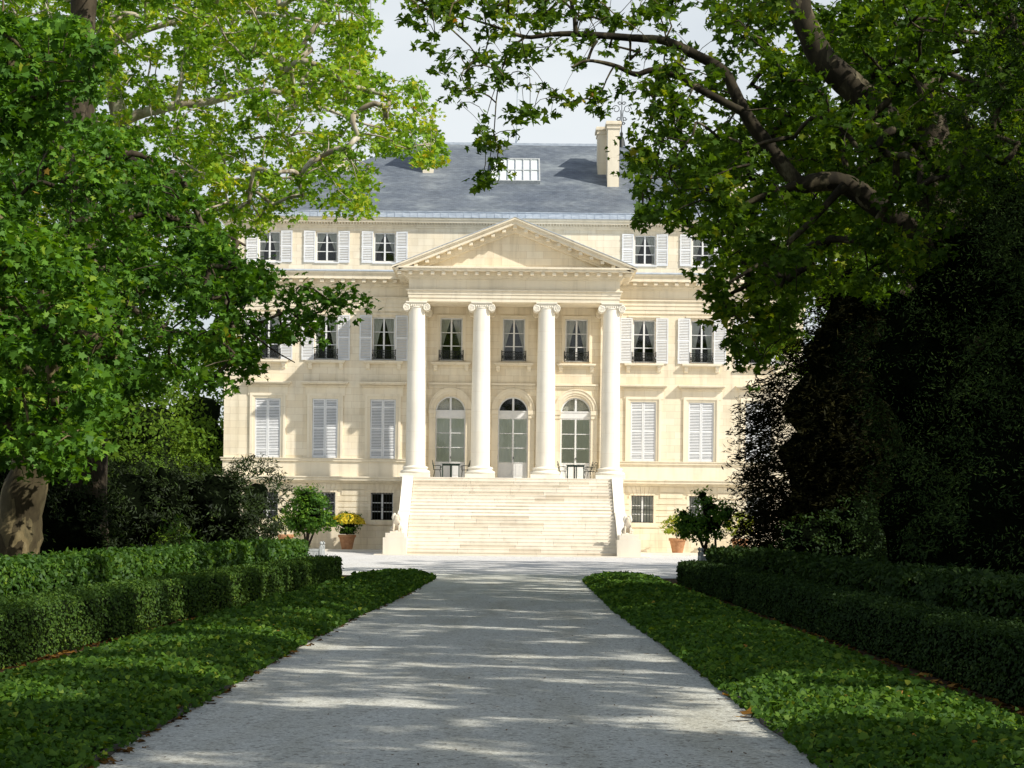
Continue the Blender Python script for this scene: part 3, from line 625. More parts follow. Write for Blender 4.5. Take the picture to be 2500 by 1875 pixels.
# skylight
y0s, y1s = 126.25, 130.0
sl_ = (rz_-ez)/(ry-ey); nrm = Vector((0, -sl_, 1)).normalized()
mb = HB()
def onroof(x, y, h): p = Vector((x, y, zr(y)))+nrm*h; return p
def rbar(x0, x1, y0, y1, h0, h1, mb):
    P = [onroof(x0, y0, h0), onroof(x1, y0, h0), onroof(x1, y1, h0), onroof(x0, y1, h0), onroof(x0, y0, h1), onroof(x1, y0, h1), onroof(x1, y1, h1), onroof(x0, y1, h1)]
    n = len(mb.v); mb.v += [tuple(p) for p in P]
    for f in ((3, 2, 1, 0), (4, 5, 6, 7), (0, 1, 5, 4), (1, 2, 6, 5), (2, 3, 7, 6), (3, 0, 4, 7)): mb.f.append(tuple(n+i for i in f)); mb.r.append(.5)
rbar(-1.5, -1.42, y0s, y1s, -.05, .22, mb); rbar(1.42, 1.5, y0s, y1s, -.05, .22, mb); rbar(-1.418, 1.418, y0s, y0s+.1, -.05, .22, mb); rbar(-1.418, 1.418, y1s-.1, y1s, -.05, .22, mb)
for k in range(1, 6): rbar(-1.42+2.84*k/6-.025, -1.42+2.84*k/6+.025, y0s+.1, y1s-.1, .12, .20, mb)
rbar(-1.418, 1.418, 128.1, 128.16, .12, .19, mb)
skl = mb.build('skylight', M['box'], roof)
mb = HB(); mb.quad(onroof(-1.42, y0s+.1, .11), onroof(1.42, y0s+.1, .11), onroof(1.42, y1s-.1, .11), onroof(-1.42, y1s-.1, .11))
mb.build('skylight_glazing', noisy('milky_glass', [(.3, (.70, .76, .76)), (.7, (.85, .88, .88))], scale=1.5, rough=.25, spec=.6), roof)
# mast and weather vane
mb = HB(); mb.tube([(.05, ry, rz_), (.05, ry, rz_+5.6)], [.045, .02], n=6); mb.lathe([(.12, 0), (.05, .5)], 8, (.05, ry, rz_+.05)); mb.build('mast', M['lead'], roof)
mb = HB(); vx = 6.75; mb.tube([(vx, ry, rz_), (vx, ry, rz_+3.6)], [.04, .02], n=6); mb.lathe([(.32, -.3), (.16, .5), (.08, .6), (.10, .8), (.03, .95)], 8, (vx, ry, rz_))
def scroll(cx, cz, r, s, turns=1.2, flip=1):
    P = []
    for i in range(15):
        a = i/14*2*PI*turns; q = r*(1-.62*i/14); P.append((cx+s*q*math.cos(a), ry, cz+flip*q*math.sin(a)))
    mb.tube(P, .022, n=4)
for s in (-1, 1):
    scroll(vx+s*.36, rz_+2.35, .27, s); scroll(vx+s*.14, rz_+2.72, .13, s); scroll(vx+s*.20, rz_+1.75, .14, s, flip=-1); scroll(vx+s*.13, rz_+1.42, .10, s)
    mb.tube([(vx, ry, rz_+1.3), (vx+s*.1, ry, rz_+1.6), (vx+s*.06, ry, rz_+2.0), (vx+s*.1, ry, rz_+2.3)], .022, n=4)
mb.build('weather_vane', M['iron'], roof)
# ---- windows
def framemesh(w_, h_, rows=3, bot=0, name='window_frame', top_arch=False):
    mb = MB(); t1 = .075; mid = .10
    mb.box(-w_/2, -w_/2+t1, -.03, .05, 0, h_); mb.box(w_/2-t1, w_/2, -.03, .05, 0, h_)
    mb.box(-w_/2+t1, w_/2-t1, -.03, .05, h_-t1, h_); mb.box(-w_/2+t1, w_/2-t1, -.03, .05, 0, t1+.02)
    mb.box(-mid/2, mid/2, -.045, .05, t1+.02, h_-t1)
    z0 = t1+.02
    if bot:
        for s in (-1, 1):
            a, b = sorted((s*(mid/2), s*(w_/2-t1))); mb.box(a, b, .0, .04, z0, bot); mb.box(a+.12, b-.12, -.012, .0, z0+.12, bot-.12); mb.box(a, b, -.02, .0, bot-.05, bot)
        z0 = bot
    for k in range(1, rows):
        z = z0+(h_-t1-z0)*k/rows
        for s in (-1, 1):
            a, b = sorted((s*mid/2, s*(w_/2-t1))); mb.box(a, b, -.02, .03, z-.022, z+.022)
    return mb.mesh(name, M['paint'])
def panemesh(w_, h_, z0=.05):
    mb = MB(); 
    for s in (-1, 1):
        a, b = sorted((s*.05, s*(w_/2-.07))); mb.quad((a, 0, z0), (b, 0, z0), (b, 0, h_-.07), (a, 0, h_-.07))
    return mb.mesh('pane', M['glass'])
def curtainmesh(w_, h_, style, mat, am=.74):
    mb = MB(); nz_ = 10; nx_ = 22
    for s in (-1, 1):
        b0 = len(mb.v)
        for j in range(nz_+1):
            q = j/nz_; z = h_*(1-q)
            if style == 'parted': wd = (w_/2)*(1-.04-am*min(1, q/.72)**.9) if q < .72 else (w_/2)*(.96-am+.04*(q-.72)/.28)
            else: wd = w_/2*.98
            for i in range(nx_+1):
                p = i/nx_; x = s*(w_/2-wd*p); y = (.09+.025*math.sin(p*nx_*1.9+j*.15) if style == 'parted' else .045+.007*math.sin(p*nx_*1.3+j*.1))+(.02 if style == 'parted' else 0)*math.sin(p*9)
                mb.v.append((x, y, z))
        for j in range(nz_):
            for i in range(nx_):
                k = b0+j*(nx_+1)+i; mb.f.append((k, k+1, k+nx_+2, k+nx_+1)); mb.r.append(.5)
    me = mb.mesh('curtain', M[mat]); smoothed(me, 80); return me
def shuttermesh(w_, h_, rails, name):
    mb = MB(); st = .075; t_ = .045
    mb.box(-w_/2, -w_/2+st, 0, t_, 0, h_); mb.box(w_/2-st, w_/2, 0, t_, 0, h_)
    rl = [(0, .11)]+[(r*h_-.04, r*h_+.04) for r in rails]+[(h_-.09, h_)]
    for a, b in rl: mb.box(-w_/2+st, w_/2-st, .003, t_-.003, a, b)
    for (a0, a1), (b0, b1) in zip(rl[:-1], rl[1:]):
        n = max(2, round((b0-a1)/.092)); p = (b0-a1)/n
        for k in range(n):
            z = a1+k*p
            mb.quad((-w_/2+st, .004, z+.012), (w_/2-st, .004, z+.012), (w_/2-st, t_-.004, z+p*.80), (-w_/2+st, t_-.004, z+p*.80))
            mb.quad((-w_/2+st, .004, z+.002), (w_/2-st, .004, z+.002), (w_/2-st, .004, z+.012), (-w_/2+st, .004, z+.012))
    for z in (.3, h_/2, h_-.3):
        mb.box(-w_/2-.03, -w_/2+.02, -.012, -.001, z, z+.05)
    return mb.mesh(name, M['shutter'])
def railmesh(w_, h_=.58):
    mb = MB(); mb.box(-w_/2, w_/2, -.02, .02, h_-.035, h_); mb.box(-w_/2, w_/2, -.02, .02, .05, .075); mb.box(-w_/2, w_/2, -.012, .012, h_-.13, h_-.115)
    for s in (-1, 1): mb.box(s*w_/2-.018, s*w_/2+.018, -.02, .2, 0, h_+.05); mb.box(s*.14-.012, s*.14+.012, -.012, .012, .07, h_)
    def ring(cx, cz, r): mb.tube([(cx+r*math.cos(a*PI/4), 0, cz+r*math.sin(a*PI/4)) for a in range(8)], .013, n=4, closed=True)
    for k in range(4):
        for s in (-1, 1):
            x = s*(.14+(w_/2-.14)*(k+.5)/4); d = (w_/2-.14)/8
            mb.tube([(x-d, 0, .08), (x+d, 0, h_-.13)], .012, n=4); mb.tube([(x+d, 0, .08), (x-d, 0, h_-.13)], .012, n=4); ring(x, (h_-.05)/2, .05)
    ring(0, h_*.6, .09); ring(0, h_*.3, .07); mb.tube([(0, 0, .07), (0, 0, h_)], .012, n=4)
    return mb.mesh('balcony_railing', M['iron'])
def barsmesh(w_, h_):
    mb = MB()
    for k in range(8):
        x = -w_/2+.06+(w_-.12)*k/7; mb.tube([(x, 0, -.02), (x, 0, h_+.02)], .014, n=5)
    for z in (.12, h_*.5, h_-.06): mb.box(-w_/2-.02, w_/2+.02, -.01, .012, z, z+.03)
    return mb.mesh('window_bars', M['iron'])
def sillmesh(w_=2.3):
    mb = MB(); mb.box(-w_/2, w_/2, -.30, 0, -.10, 0); mb.box(-w_/2+.05, w_/2-.05, -.24, 0, -.16, -.103)
    for s in (-1, 1):
        c = s*.91; mb.prismx([(0, -.163), (-.2, -.163), (-.21, -.24), (-.13, -.34), (-.10, -.45), (-.02, -.52), (0, -.52)], c-.11, c+.11); mb.tube([(c-.12, -.15, -.24), (c+.12, -.15, -.24)], .06, n=8)
    return mb.mesh('sill', M['trim'])
def surroundmesh(w_, h_, t_=.2, pr=.07):
    mb = MB()
    for a, p in ((t_, pr), (t_*.45, pr*.55)):
        mb.box(-w_/2-t_, -w_/2-t_+a*.5, -p, 0, 0, h_+t_); mb.box(w_/2+t_-a*.5, w_/2+t_, -p, 0, 0, h_+t_); mb.box(-w_/2-t_+a*.5, w_/2+t_-a*.5, -p, 0, h_+t_-a*.5, h_+t_)
        t_ -= a*.5+.003
    mb.box(-w_/2-t_, -w_/2-.004, -pr*.3, 0, 0, h_+t_); mb.box(w_/2+.004, w_/2+t_, -pr*.3, 0, 0, h_+t_); mb.box(-w_/2-.004, w_/2+.004, -pr*.3, 0, h_+.004, h_+t_)
    return mb.mesh('surround', M['trim'])
def hoodmesh(w_=2.77):
    mb = MB(); mb.box(-w_/2, w_/2, -.42, 0, .12, .20); mb.box(-w_/2+.05, w_/2-.05, -.36, 0, .05, .117); mb.box(-w_/2+.16, w_/2-.16, -.16, 0, -.10, .047); mb.box(-w_/2+.22, w_/2-.22, -.05, 0, -.62, -.103)
    x = -w_/2+.2
    while x < w_/2-.25: mb.box(x, x+.05, -.22, -.163, -.06, .02); x += .1
    return mb.mesh('window_hood', M['trim'])
MS = dict(f2=framemesh(1.32, 2.51), fa=framemesh(1.28, 1.76), fb=framemesh(1.31, 1.71), fd=framemesh(1.77, 3.62, 3, 1.0, 'door_frame'),
          p2=panemesh(1.32, 2.51), pa=panemesh(1.28, 1.76), pb=panemesh(1.31, 1.71), pd=panemesh(1.77, 3.62, 1.0),
          c2=curtainmesh(1.25, 2.42, 'parted', 'curtain'), ca=curtainmesh(1.2, 1.7, 'parted', 'curtain'), cb=curtainmesh(1.25, 1.65, 'full', 'sheer'), cd=curtainmesh(1.7, 3.58, 'full', 'blind'), c2w=curtainmesh(1.25, 1.65, 'full', 'curtain'),
          sg=shuttermesh(.735, 3.47, (.14, .50, .86), 'shutter'), s2=shuttermesh(.73, 2.67, (.5,), 'shutter'), sa=shuttermesh(.68, 1.86, (.5,), 'shutter'),
          rail=railmesh(1.42), bars=barsmesh(1.31, 1.71), sill=sillmesh(), su2=surroundmesh(1.32, 2.51, .18), sug=surroundmesh(1.5, 3.49, .30, .09), hood=hoodmesh())
def put(nm, key, x, y, z, parent=None):
    if key in ('c2', 'ca'): key = random.choice(CV[key])
    return place(nm, MS[key], H if parent is None else parent, loc=(x, y-WY, z) if parent is None else (x, y, z))
CV = {}
for k_, (w0, h0) in (('c2', (1.25, 2.42)), ('ca', (1.2, 1.7))):
    CV[k_] = [k_]
    for i_, am in enumerate((.56, .68, .82)): MS[k_+str(i_)] = curtainmesh(w0, h0, 'parted', 'curtain', am); CV[k_].append(k_+str(i_))
for s in (-1, 1):
    for i, c in enumerate(SX):
        c *= s
        wnd = put('window', 'fb', c, WY+.18, 1.73); put('pane', 'pb', 0, .012, 0, wnd)
        if s > 0: put('curtain', 'c2w' if i == 0 else 'cb', 0, 0, 0, wnd)
        put('window_bars', 'bars', c, WY+.05, 1.73)
        put('window_surround', 'sug', c, WY-.003, 5.452); put('window_hood', 'hood', c, WY-.002, 9.73)
        for q in (-1, 1): put('shutter', 'sg', c+q*.372, WY+.03, 5.46)
        wnd = put('window', 'f2', c, WY+.18, 11.25); put('pane', 'p2', 0, .012, 0, wnd); put('curtain', 'c2', 0, 0, .05, wnd)
        put('balcony_railing', 'rail', c, WY-.05, 11.25); put('sill', 'sill', c, WY-.002, 11.19)
        for q in (-1, 1):
            a = put('shutter', 's2', c+q*(.68+.375), WY-.075, 11.2); a.rotation_euler.z = q*-random.uniform(.0, .06)
        mb = HB(); mb.box(c-.95, c+.95, WY-.08, WY, 13.90, 14.0); mb.build('window_cap', M['trim'])
        wnd = put('window', 'fa', c, WY+.16, 16.98); put('pane', 'pa', 0, .012, 0, wnd); put('curtain', 'ca', 0, 0, .02, wnd)
        for q in (-1, 1):
            a = put('shutter', 'sa', c+q*(.66+.35), WY-.06, 16.94); a.rotation_euler.z = q*-random.uniform(.0, .06)
        mb = HB(); mb.box(c-.72, c+.72, WY-.07, WY+.1, 16.90, 16.975); mb.build('sill', M['paint'])
for c in (-3.68, 0, 3.68):
    wnd = put('window', 'f2', c, WY+.18, 11.25); put('pane', 'p2', 0, .012, 0, wnd); put('curtain', 'c2', 0, 0, .05, wnd)
    put('balcony_railing', 'rail', c, WY-.05, 11.25); put('sill', 'sill', c, WY-.002, 11.14); put('window_surround', 'su2', c, WY-.002, 11.25)
    d = put('door', 'fd', c, WY+.14, 4.31); put('pane', 'pd', 0, .012, 0, d); put('curtain', 'cd', 0, 0, 0, d)
    mb = MB(); mb.box(.03, .05, -.09, -.045, 1.18, 1.32); mb.box(-.01, .05, -.10, -.085, 1.25, 1.28); mb.build('door_handle', M['iron'], d)
    mb = HB(); r = .885; n = 20; zc = 8.27
    mb.box(c-r, c+r, WY+.08, WY+.2, 7.93, zc); mb.box(c-r, c+r, WY+.05, WY+.19, zc, zc+.08)
    for i in range(n):
        a0, a1 = PI*i/n, PI*(i+1)/n
        P = [(c-q*math.cos(a), zc+q*math.sin(a)) for q, a in ((r, a0), (r, a1), (r-.08, a1), (r-.08, a0))]; mb.prism(P, WY+.10, WY+.2)
    mb.box(c-.06, c+.06, WY+.09, WY+.2, zc+.08, zc+r-.03)
    fl = mb.build('fanlight', M['paint'])
    mb = HB(); mb.poly([(c-(r-.05)*math.cos(PI*i/n), WY+.16, zc+.03+(r-.05)*math.sin(PI*i/n)) for i in range(n+1)]); mb.build('pane', M['glass'], fl)
    if c:
        mb = HB()
        for i in range(48):
            a0, a1 = PI*i/48, PI*(i+1)/48
            mb.poly([(c, WY+.3, zc+.05), (c-.84*math.cos(a0), WY+.3+.04*(i % 2), zc+.05+.84*math.sin(a0)), (c-.84*math.cos(a1), WY+.3+.04*((i+1) % 2), zc+.05+.84*math.sin(a1))])
        mb.build('curtain', M['sheer'], fl)
    # arch surround
    mb = HB()
    for ra, rb, p in ((.90, 1.02, .05), (1.023, 1.20, .09), (1.203, 1.27, .13)):
        for i in range(24):
            a0, a1 = PI*i/24, PI*(i+1)/24
            mb.prism([(c-q*math.cos(a), zc+.12+q*math.sin(a)) for q, a in ((ra, a0), (rb, a0), (rb, a1), (ra, a1))], WY-p, WY+.004)
    for s in (-1, 1):
        a, b = sorted((s*.895, s*1.27)); mb.box(c+a, c+b, WY-.05, WY+.004, 4.3, 7.9); mb.box(c+a, c+b+0, WY-.10, WY+.005, 7.903, 8.12); mb.box(c+a-.02, c+b+.02, WY-.15, WY+.006, 8.123, 8.37)
    mb.build('arch_surround', M['trim'])
mb = HB()
for a, b in ((-5.0, -2.4), (-1.3, 1.3), (2.4, 5.0)):
    mb.box(a, b, WY-.14, WY+.003, 9.83, 9.95); mb.box(a, b, WY-.04, WY+.003, 9.62, 9.827)
    x = a+.03
    while x < b-.05: mb.box(x, x+.055, WY-.10, WY-.043, 9.70, 9.80); x += .11
mb.build('string_course', M['trim'])
# ---- portico
PF = 117.95; CY = 118.4
mb = HB(); mb.box(-6.2, 6.2, 117.35, WY-.003, 0, 4.297); mb.box(-6.28, 6.28, 117.28, WY-.004, 4.12, 4.3)
mb.build('portico_floor', M['stair'])
def capital(mb, x, y, z, sc=1, front=True):
    """ionic capital: z is the underside of the architrave"""
    mb.box(x-.60, x+.60, y-.50, y+.50, z-.07, z-.003); mb.box(x-.55, x+.55, y-.44, y+.44, z-.115, z-.073)
    mb.box(x-.52, x+.52, y-.40, y+.40, z-.30, z-.118)
    for s in (-1, 1):
        cx = x+s*.56; cz = z-.34; r = .235
        mb.tube([(cx, y-.45, cz), (cx, y-.43, cz), (cx, y-.2, cz), (cx, y, cz), (cx, y+.2, cz), (cx, y+.43, cz), (cx, y+.45, cz)], [r*.86, r*.86, r*.80, r*.66, r*.80, r*.86, r*.86], n=18)
        for f in (-1, 1):
            P = []; Rr = []
            for i in range(40):
                q = i/39; a = PI/2+q*2*PI*2.15; rr = (r-.03)*(1-.80*q); P.append((cx-s*rr*math.cos(a), y+f*.46, cz+rr*math.sin(a))); Rr.append(.034*(1-.55*q))
            mb.tube(P, Rr, n=5)
            mb.lathe([(.04, -.02), (.04, .02)], 8, (cx, y+f*.48, cz)) if False else mb.box(cx-.035, cx+.035, y+f*.49-.01, y+f*.49+.01, cz-.035, cz+.035)
    for k in range(6):
        a = x-.30+.12*k
        for f in (-1, 1): mb.tube([(a, y+f*.44, z-.20), (a, y+f*.46, z-.25), (a, y+f*.43, z-.31)], [.045, .05, .02], n=6)
    mb.box(x-.34, x+.34, y-.43, y+.43, z-.165, z-.12)
for x in (-5.55, -1.85, 1.85, 5.55):
    mb = HB(); prof = []
    for i in range(25):
        q = i/24; r = .552-.092*(q**1.8); prof.append((r, .66+q*(13.95-4.3-.66)))
    prof = [(.60, .62), (.58, .64)]+prof+[(.50, 9.66), (.50, 9.70), (.47, 9.72)]
    mb.lathe(prof, 40, (x, CY, 4.3)); col = mb.build('column', M['column'], smooth=True)
    mb = HB(); mb.box(x-.84, x+.84, CY-.84, CY+.84, 4.303, 4.52)
    mb.lathe([(.80, .223), (.845, .26), (.855, .31), (.83, .36), (.76, .40), (.70, .42), (.68, .46), (.70, .49), (.73, .52), (.735, .555), (.71, .595), (.64, .62)], 40, (x, CY, 4.3))
    mb.build('base', M['column'], col, smooth=True)
    mb = HB(); capital(mb, x, CY, 14.3); mb.build('capital', M['column'], col, smooth=True)
    mb = HB(); mb.box(x-.46, x+.46, WY-.28, WY-.003, 4.62, 14.0); mb.box(x-.56, x+.56, WY-.38, WY-.004, 4.302, 4.62); p_ = mb.build('pilaster', M['stone'])
    mb = HB(); capital(mb, x, WY-.25, 14.3); mb.v = [(a, min(b, WY-.001) if b > WY else b, c) for a, b, c in mb.v]; mb.build('capital', M['trim'], p_, smooth=True)
mb = HB()
def ring(mb, hx, yf, z0, z1, inner=.9):
    mb.box(-hx, hx, yf, PF+inner, z0, z1); mb.box(-hx, -hx+(hx-6)+inner, PF+inner, WY-.002, z0, z1); mb.box(hx-(hx-6)-inner, hx, PF+inner, WY-.002, z0, z1)
ring(mb, 5.98, PF+.02, 14.3, 14.50); ring(mb, 6.02, PF-.02, 14.503, 14.70); ring(mb, 6.06, PF-.06, 14.703, 14.90); ring(mb, 6.14, PF-.14, 14.903, 14.98)
ring(mb, 6.0, PF, 14.983, 15.56); ring(mb, 6.08, PF-.08, 15.563, 15.63); ring(mb, 6.16, PF-.16, 15.633, 15.72)
ring(mb, 6.24, PF-.24, 15.723, 15.96); ring(mb, 6.76, PF-.76, 15.963, 16.10); ring(mb, 6.84, PF-.84, 16.103, 16.20)
x = -6.62
while x < 6.5: mb.box(x, x+.21, PF-.66, PF-.23, 15.77, 15.94); x += .6255
for s in (-1, 1):
    y = PF-.4
    while y < WY-.3: a, b = sorted((s*6.23, s*6.66)); mb.box(a, b, y, y+.21, 15.77, 15.94); y += .62
mb.box(-5.2, 5.2, PF+.88, WY-.003, 14.42, 14.52)
ent = mb.build('entablature', M['trim'])
mb = HB(); apx = 18.98; cz = 16.203
def zline(x, off=0): return cz+(apx-cz)*(1-abs(x)/6.9)-off
mb.poly([(-6.0, PF+.05, cz), (6.0, PF+.05, cz), (0, PF+.05, apx-.55)]); ty = mb.build('tympanum', M['stone'])
mb = HB()
def rake(x0, x1, o0, o1, y0, y1):
    for s in (-1, 1): mb.prism([(s*x0, zline(x0, o1)), (s*x1, zline(x1, o1)), (s*x1, zline(x1, o0)), (s*x0, zline(x0, o0))], y0, y1)
rake(0, 6.93, -.02, .09, PF-.90, WY-.01); rake(0, 6.84, .093, .16, PF-.84, WY-.02); rake(0, 6.55, .163, .36, PF-.76, WY-.03); rake(0, 5.75, .363, .62, PF-.24, WY-.04); rake(0, 5.35, .623, .74, PF-.15, PF+.1)
for s in (-1, 1):
    for k in range(10):
        x = s*(.0+.62*k) if k else 0
        if k == 0 and s < 0: continue
        z = zline(x, .36)
        mb.box(x-.105, x+.105, PF-.66, PF-.235, z-.19-.02*(k == 0), z-.02)
mb.build('pediment', M['trim'])
mb = HB()
for s in (-1, 1): mb.prism([(0, apx+.023), (s*6.96, cz-.0), (s*6.96, cz+.02), (0, apx+.06)], PF-.93, WY-.01)
mb.build('lead_flashing', M['lead'])
# ---- steps
NR = 22; rise = 4.3/NR; tread = .335; ytop = 117.28; land = 11; ys_ = []; y = ytop
mb = HB(); random.seed(5)
for k in range(NR):       # k=0 is top step (at floor level), going down
    zt = 4.3-k*rise
    yb = y; y = y-(tread if k != land else 1.15)
    if k == 0: y = ytop-.05; yf = y
    yf = y
    x = -5.58; 
    while x < 5.58:
        w_ = random.uniform(1.6, 3.4); x2 = min(x+w_, 5.58)
        if 5.58-x2 < .8: x2 = 5.58
        mb.cur = random.random(); g = .005
        mb.box(x+g, x2-g, yf, yb+.06, zt-.055, zt); mb.box(x+g, x2-g, yf+.018, yb+.06, max(0, zt-rise), zt-.0552)
        x = x2
ybot = y
mb.build('staircase', M['stair'])
mb = HB(); mb.prismx([(ytop, 0), (ytop, 4.0), (ybot+.3, .1), (ybot+.3, 0)], -5.6, 5.6); mb.build('stair_core', M['stair'])
yl = ytop-.05-(land-1)*tread   # landing front/back
zl = 4.3-(land)*rise
for s in (-1, 1):
    mb = HB(); a, b = sorted((s*5.60, s*6.20))
    y1_ = ytop-.05-(land-1)*tread; y2_ = y1_-1.15
    mb.prismx([(ytop+.1, 0), (ytop+.1, 4.36), (ytop-.12, 4.36), (y1_, zl+.26), (y2_+.1, zl+.16), (ybot+.75, 1.1), (ybot+.75, 0)], a, b)
    ck = mb.build('stair_cheek_wall', M['column'])
    px = s*6.15; py = ybot+.15
    mb = HB(); mb.box(px-.62, px+.62, py-.6, py+.9, 0, .92); mb.box(px-.50, px+.50, py-.48, py+.8, .923, 1.16); mb.build('pedestal', M['stair'])
def statue(x, y, z, label):
    root = empty('stone_statue', (x, y, z)); tag(root, label, 'statue', 'small stone figures flanking the steps')
    mb = MB(); mb.box(-.32, .32, -.34, .38, 0, .09); mb.build('plinth', M['stair'], root)
    V = [(0, .22, .26), (0, .06, .42), (0, -.05, .60), (0, -.09, .76), (0, -.12, .90), (0, -.20, .88),
         (-.13, -.06, .50), (-.14, -.16, .28), (-.14, -.20, .12), (-.14, -.30, .11), (.13, -.06, .50), (.14, -.16, .28), (.14, -.20, .12), (.14, -.30, .11),
         (-.20, .18, .24), (-.24, .02, .22), (-.23, .04, .12), (-.24, -.12, .11), (.20, .18, .24), (.24, .02, .22), (.23, .04, .12), (.24, -.12, .11)]
    E = [(0, 1), (1, 2), (2, 3), (3, 4), (4, 5), (2, 6), (6, 7), (7, 8), (8, 9), (2, 10), (10, 11), (11, 12), (12, 13), (0, 14), (14, 15), (15, 16), (16, 17), (0, 18), (18, 19), (19, 20), (20, 21)]
    R_ = [.19, .18, .17, .14, .15, .07, .08, .06, .055, .05, .08, .06, .055, .05, .13, .12, .07, .05, .13, .12, .07, .05]
    me = bpy.data.meshes.new('body'); me.from_pydata(V, E, []); me.materials.append(M['stair'])
    o = place('body', me, root); md = o.modifiers.new('skin', 'SKIN'); md.use_smooth_shade = True
    sv = me.skin_vertices[0].data if me.skin_vertices else None
    if sv is None:
        bpy.context.view_layer.objects.active = o; sv = me.skin_vertices[0].data
    for i, r in enumerate(R_): sv[i].radius = (r, r)
    sv[0].use_root = True
    o.modifiers.new('sub', 'SUBSURF').render_levels = 2
    mb = MB()     # mane falling at the sides of the head
    for s in (-1, 1): mb.tube([(s*.05, -.07, 1.03), (s*.14, -.08, .95), (s*.17, -.06, .82), (s*.15, -.06, .66)], [.05, .075, .085, .05], n=8)
    for s in (-1, 1): mb.lathe([(.018, 0), (.001, .02)], 6, (s*.05, -.245, .93))
    mb.tube([(0, -.25, .92), (0, -.29, .88), (0, -.25, .85)], [.02, .03, .02], n=6)
    mb.build('mane', M['stair'], root, smooth=True); return root
statue(-6.1, ybot+.22, 1.16, 'small seated stone figure on the left pedestal of the steps'); statue(6.1, ybot+.22, 1.16, 'small seated stone figure on the right pedestal of the steps')
# ---- terrace furniture
def table(x, label):
    r = empty('terrace_table', (x, 118.7, 4.3)); tag(r, label, 'table', 'tables on the portico floor')
    mb = MB(); mb.box(-.52, .52, -.40, .40, .76, .80); mb.box(-.49, .49, -.37, .37, .69, .757); mb.build('tabletop', M['green_iron'], r)
    for lx_, ly_ in ((-.48, -.36), (.48, -.36), (-.04, .36), (.04, -.36)):
        q = MB(); q.box(-.032, .032, -.032, .032, 0, .69); q.build('leg', M['green_iron'], r, loc=(lx_*.97, ly_, 0))
    return r
def chair(x, y, rz, label):
    r = empty('garden_chair', (x, y, 4.3), rz); tag(r, label, 'chair', 'wire garden chairs on the portico floor')   # faces +X local
    mb = MB(); mb.lathe([(.21, .44), (.22, .45), (.21, .46)], 16); mb.tube([(.23*math.cos(a*PI/8), .23*math.sin(a*PI/8), .45) for a in range(16)], .014, n=5, closed=True); mb.build('seat', M['green_iron'], r)
    mb = MB(); B_ = [(-.2, -.2, .45), (-.22, -.23, .65), (-.26, -.22, .83), (-.29, -.12, .96), (-.30, 0, 1.0), (-.29, .12, .96), (-.26, .22, .83), (-.22, .23, .65), (-.2, .2, .45)]
    mb.tube(B_, .014, n=5)
    mb.tube([(-.21, -.13, .45), (-.25, -.14, .72), (-.28, -.06, .86), (-.28, .06, .86), (-.25, .14, .72), (-.21, .13, .45)], .010, n=4)
    for s in (-1, 1): mb.tube([(-.22+.0*a, s*(.02+.09*math.sin(a)), .55+.12*a/PI*1.0) for a in np.linspace(0, PI, 7)], .009, n=4); mb.tube([(-.28, s*.05*(1+math.cos(a)), .80+.05*math.sin(a)) for a in np.linspace(0, 2*PI, 9)], .009, n=4)
    mb.build('backrest', M['green_iron'], r)
    for s in (-1, 1):
        q = MB(); q.tube([(-.23, s*.23, .68), (-.05, s*.28, .70), (.16, s*.27, .69), (.24, s*.25, .62), (.20, s*.24, .54), (.15, s*.23, .58)], .012, n=4); q.tube([(.18, s*.25, .68), (.17, s*.2, .46)], .011, n=4); q.build('armrest', M['green_iron'], r)
        for f in (-1, 1):
            q = MB(); q.tube([(f*.14, s*.15, .45), (f*.18, s*.17, .25), (f*.22, s*.19, 0)], [.015, .012, .014], n=5); q.build('leg', M['green_iron'], r)
    return r
table(-3.52, 'dark green metal table between the two left columns of the portico'); table(3.60, 'dark green metal table between the two right columns of the portico')
chair(-4.30, 118.75, .1, 'wire garden chair left of the left portico table'); chair(-2.72, 118.75, PI-.1, 'wire garden chair right of the left portico table')
chair(2.86, 118.7, .15, 'wire garden chair left of the right portico table'); chair(4.30, 118.7, PI-.2, 'wire garden chair just right of the right portico table')
chair(4.56, 119.5, PI+.5, 'wire garden chair half hidden farthest right on the portico')
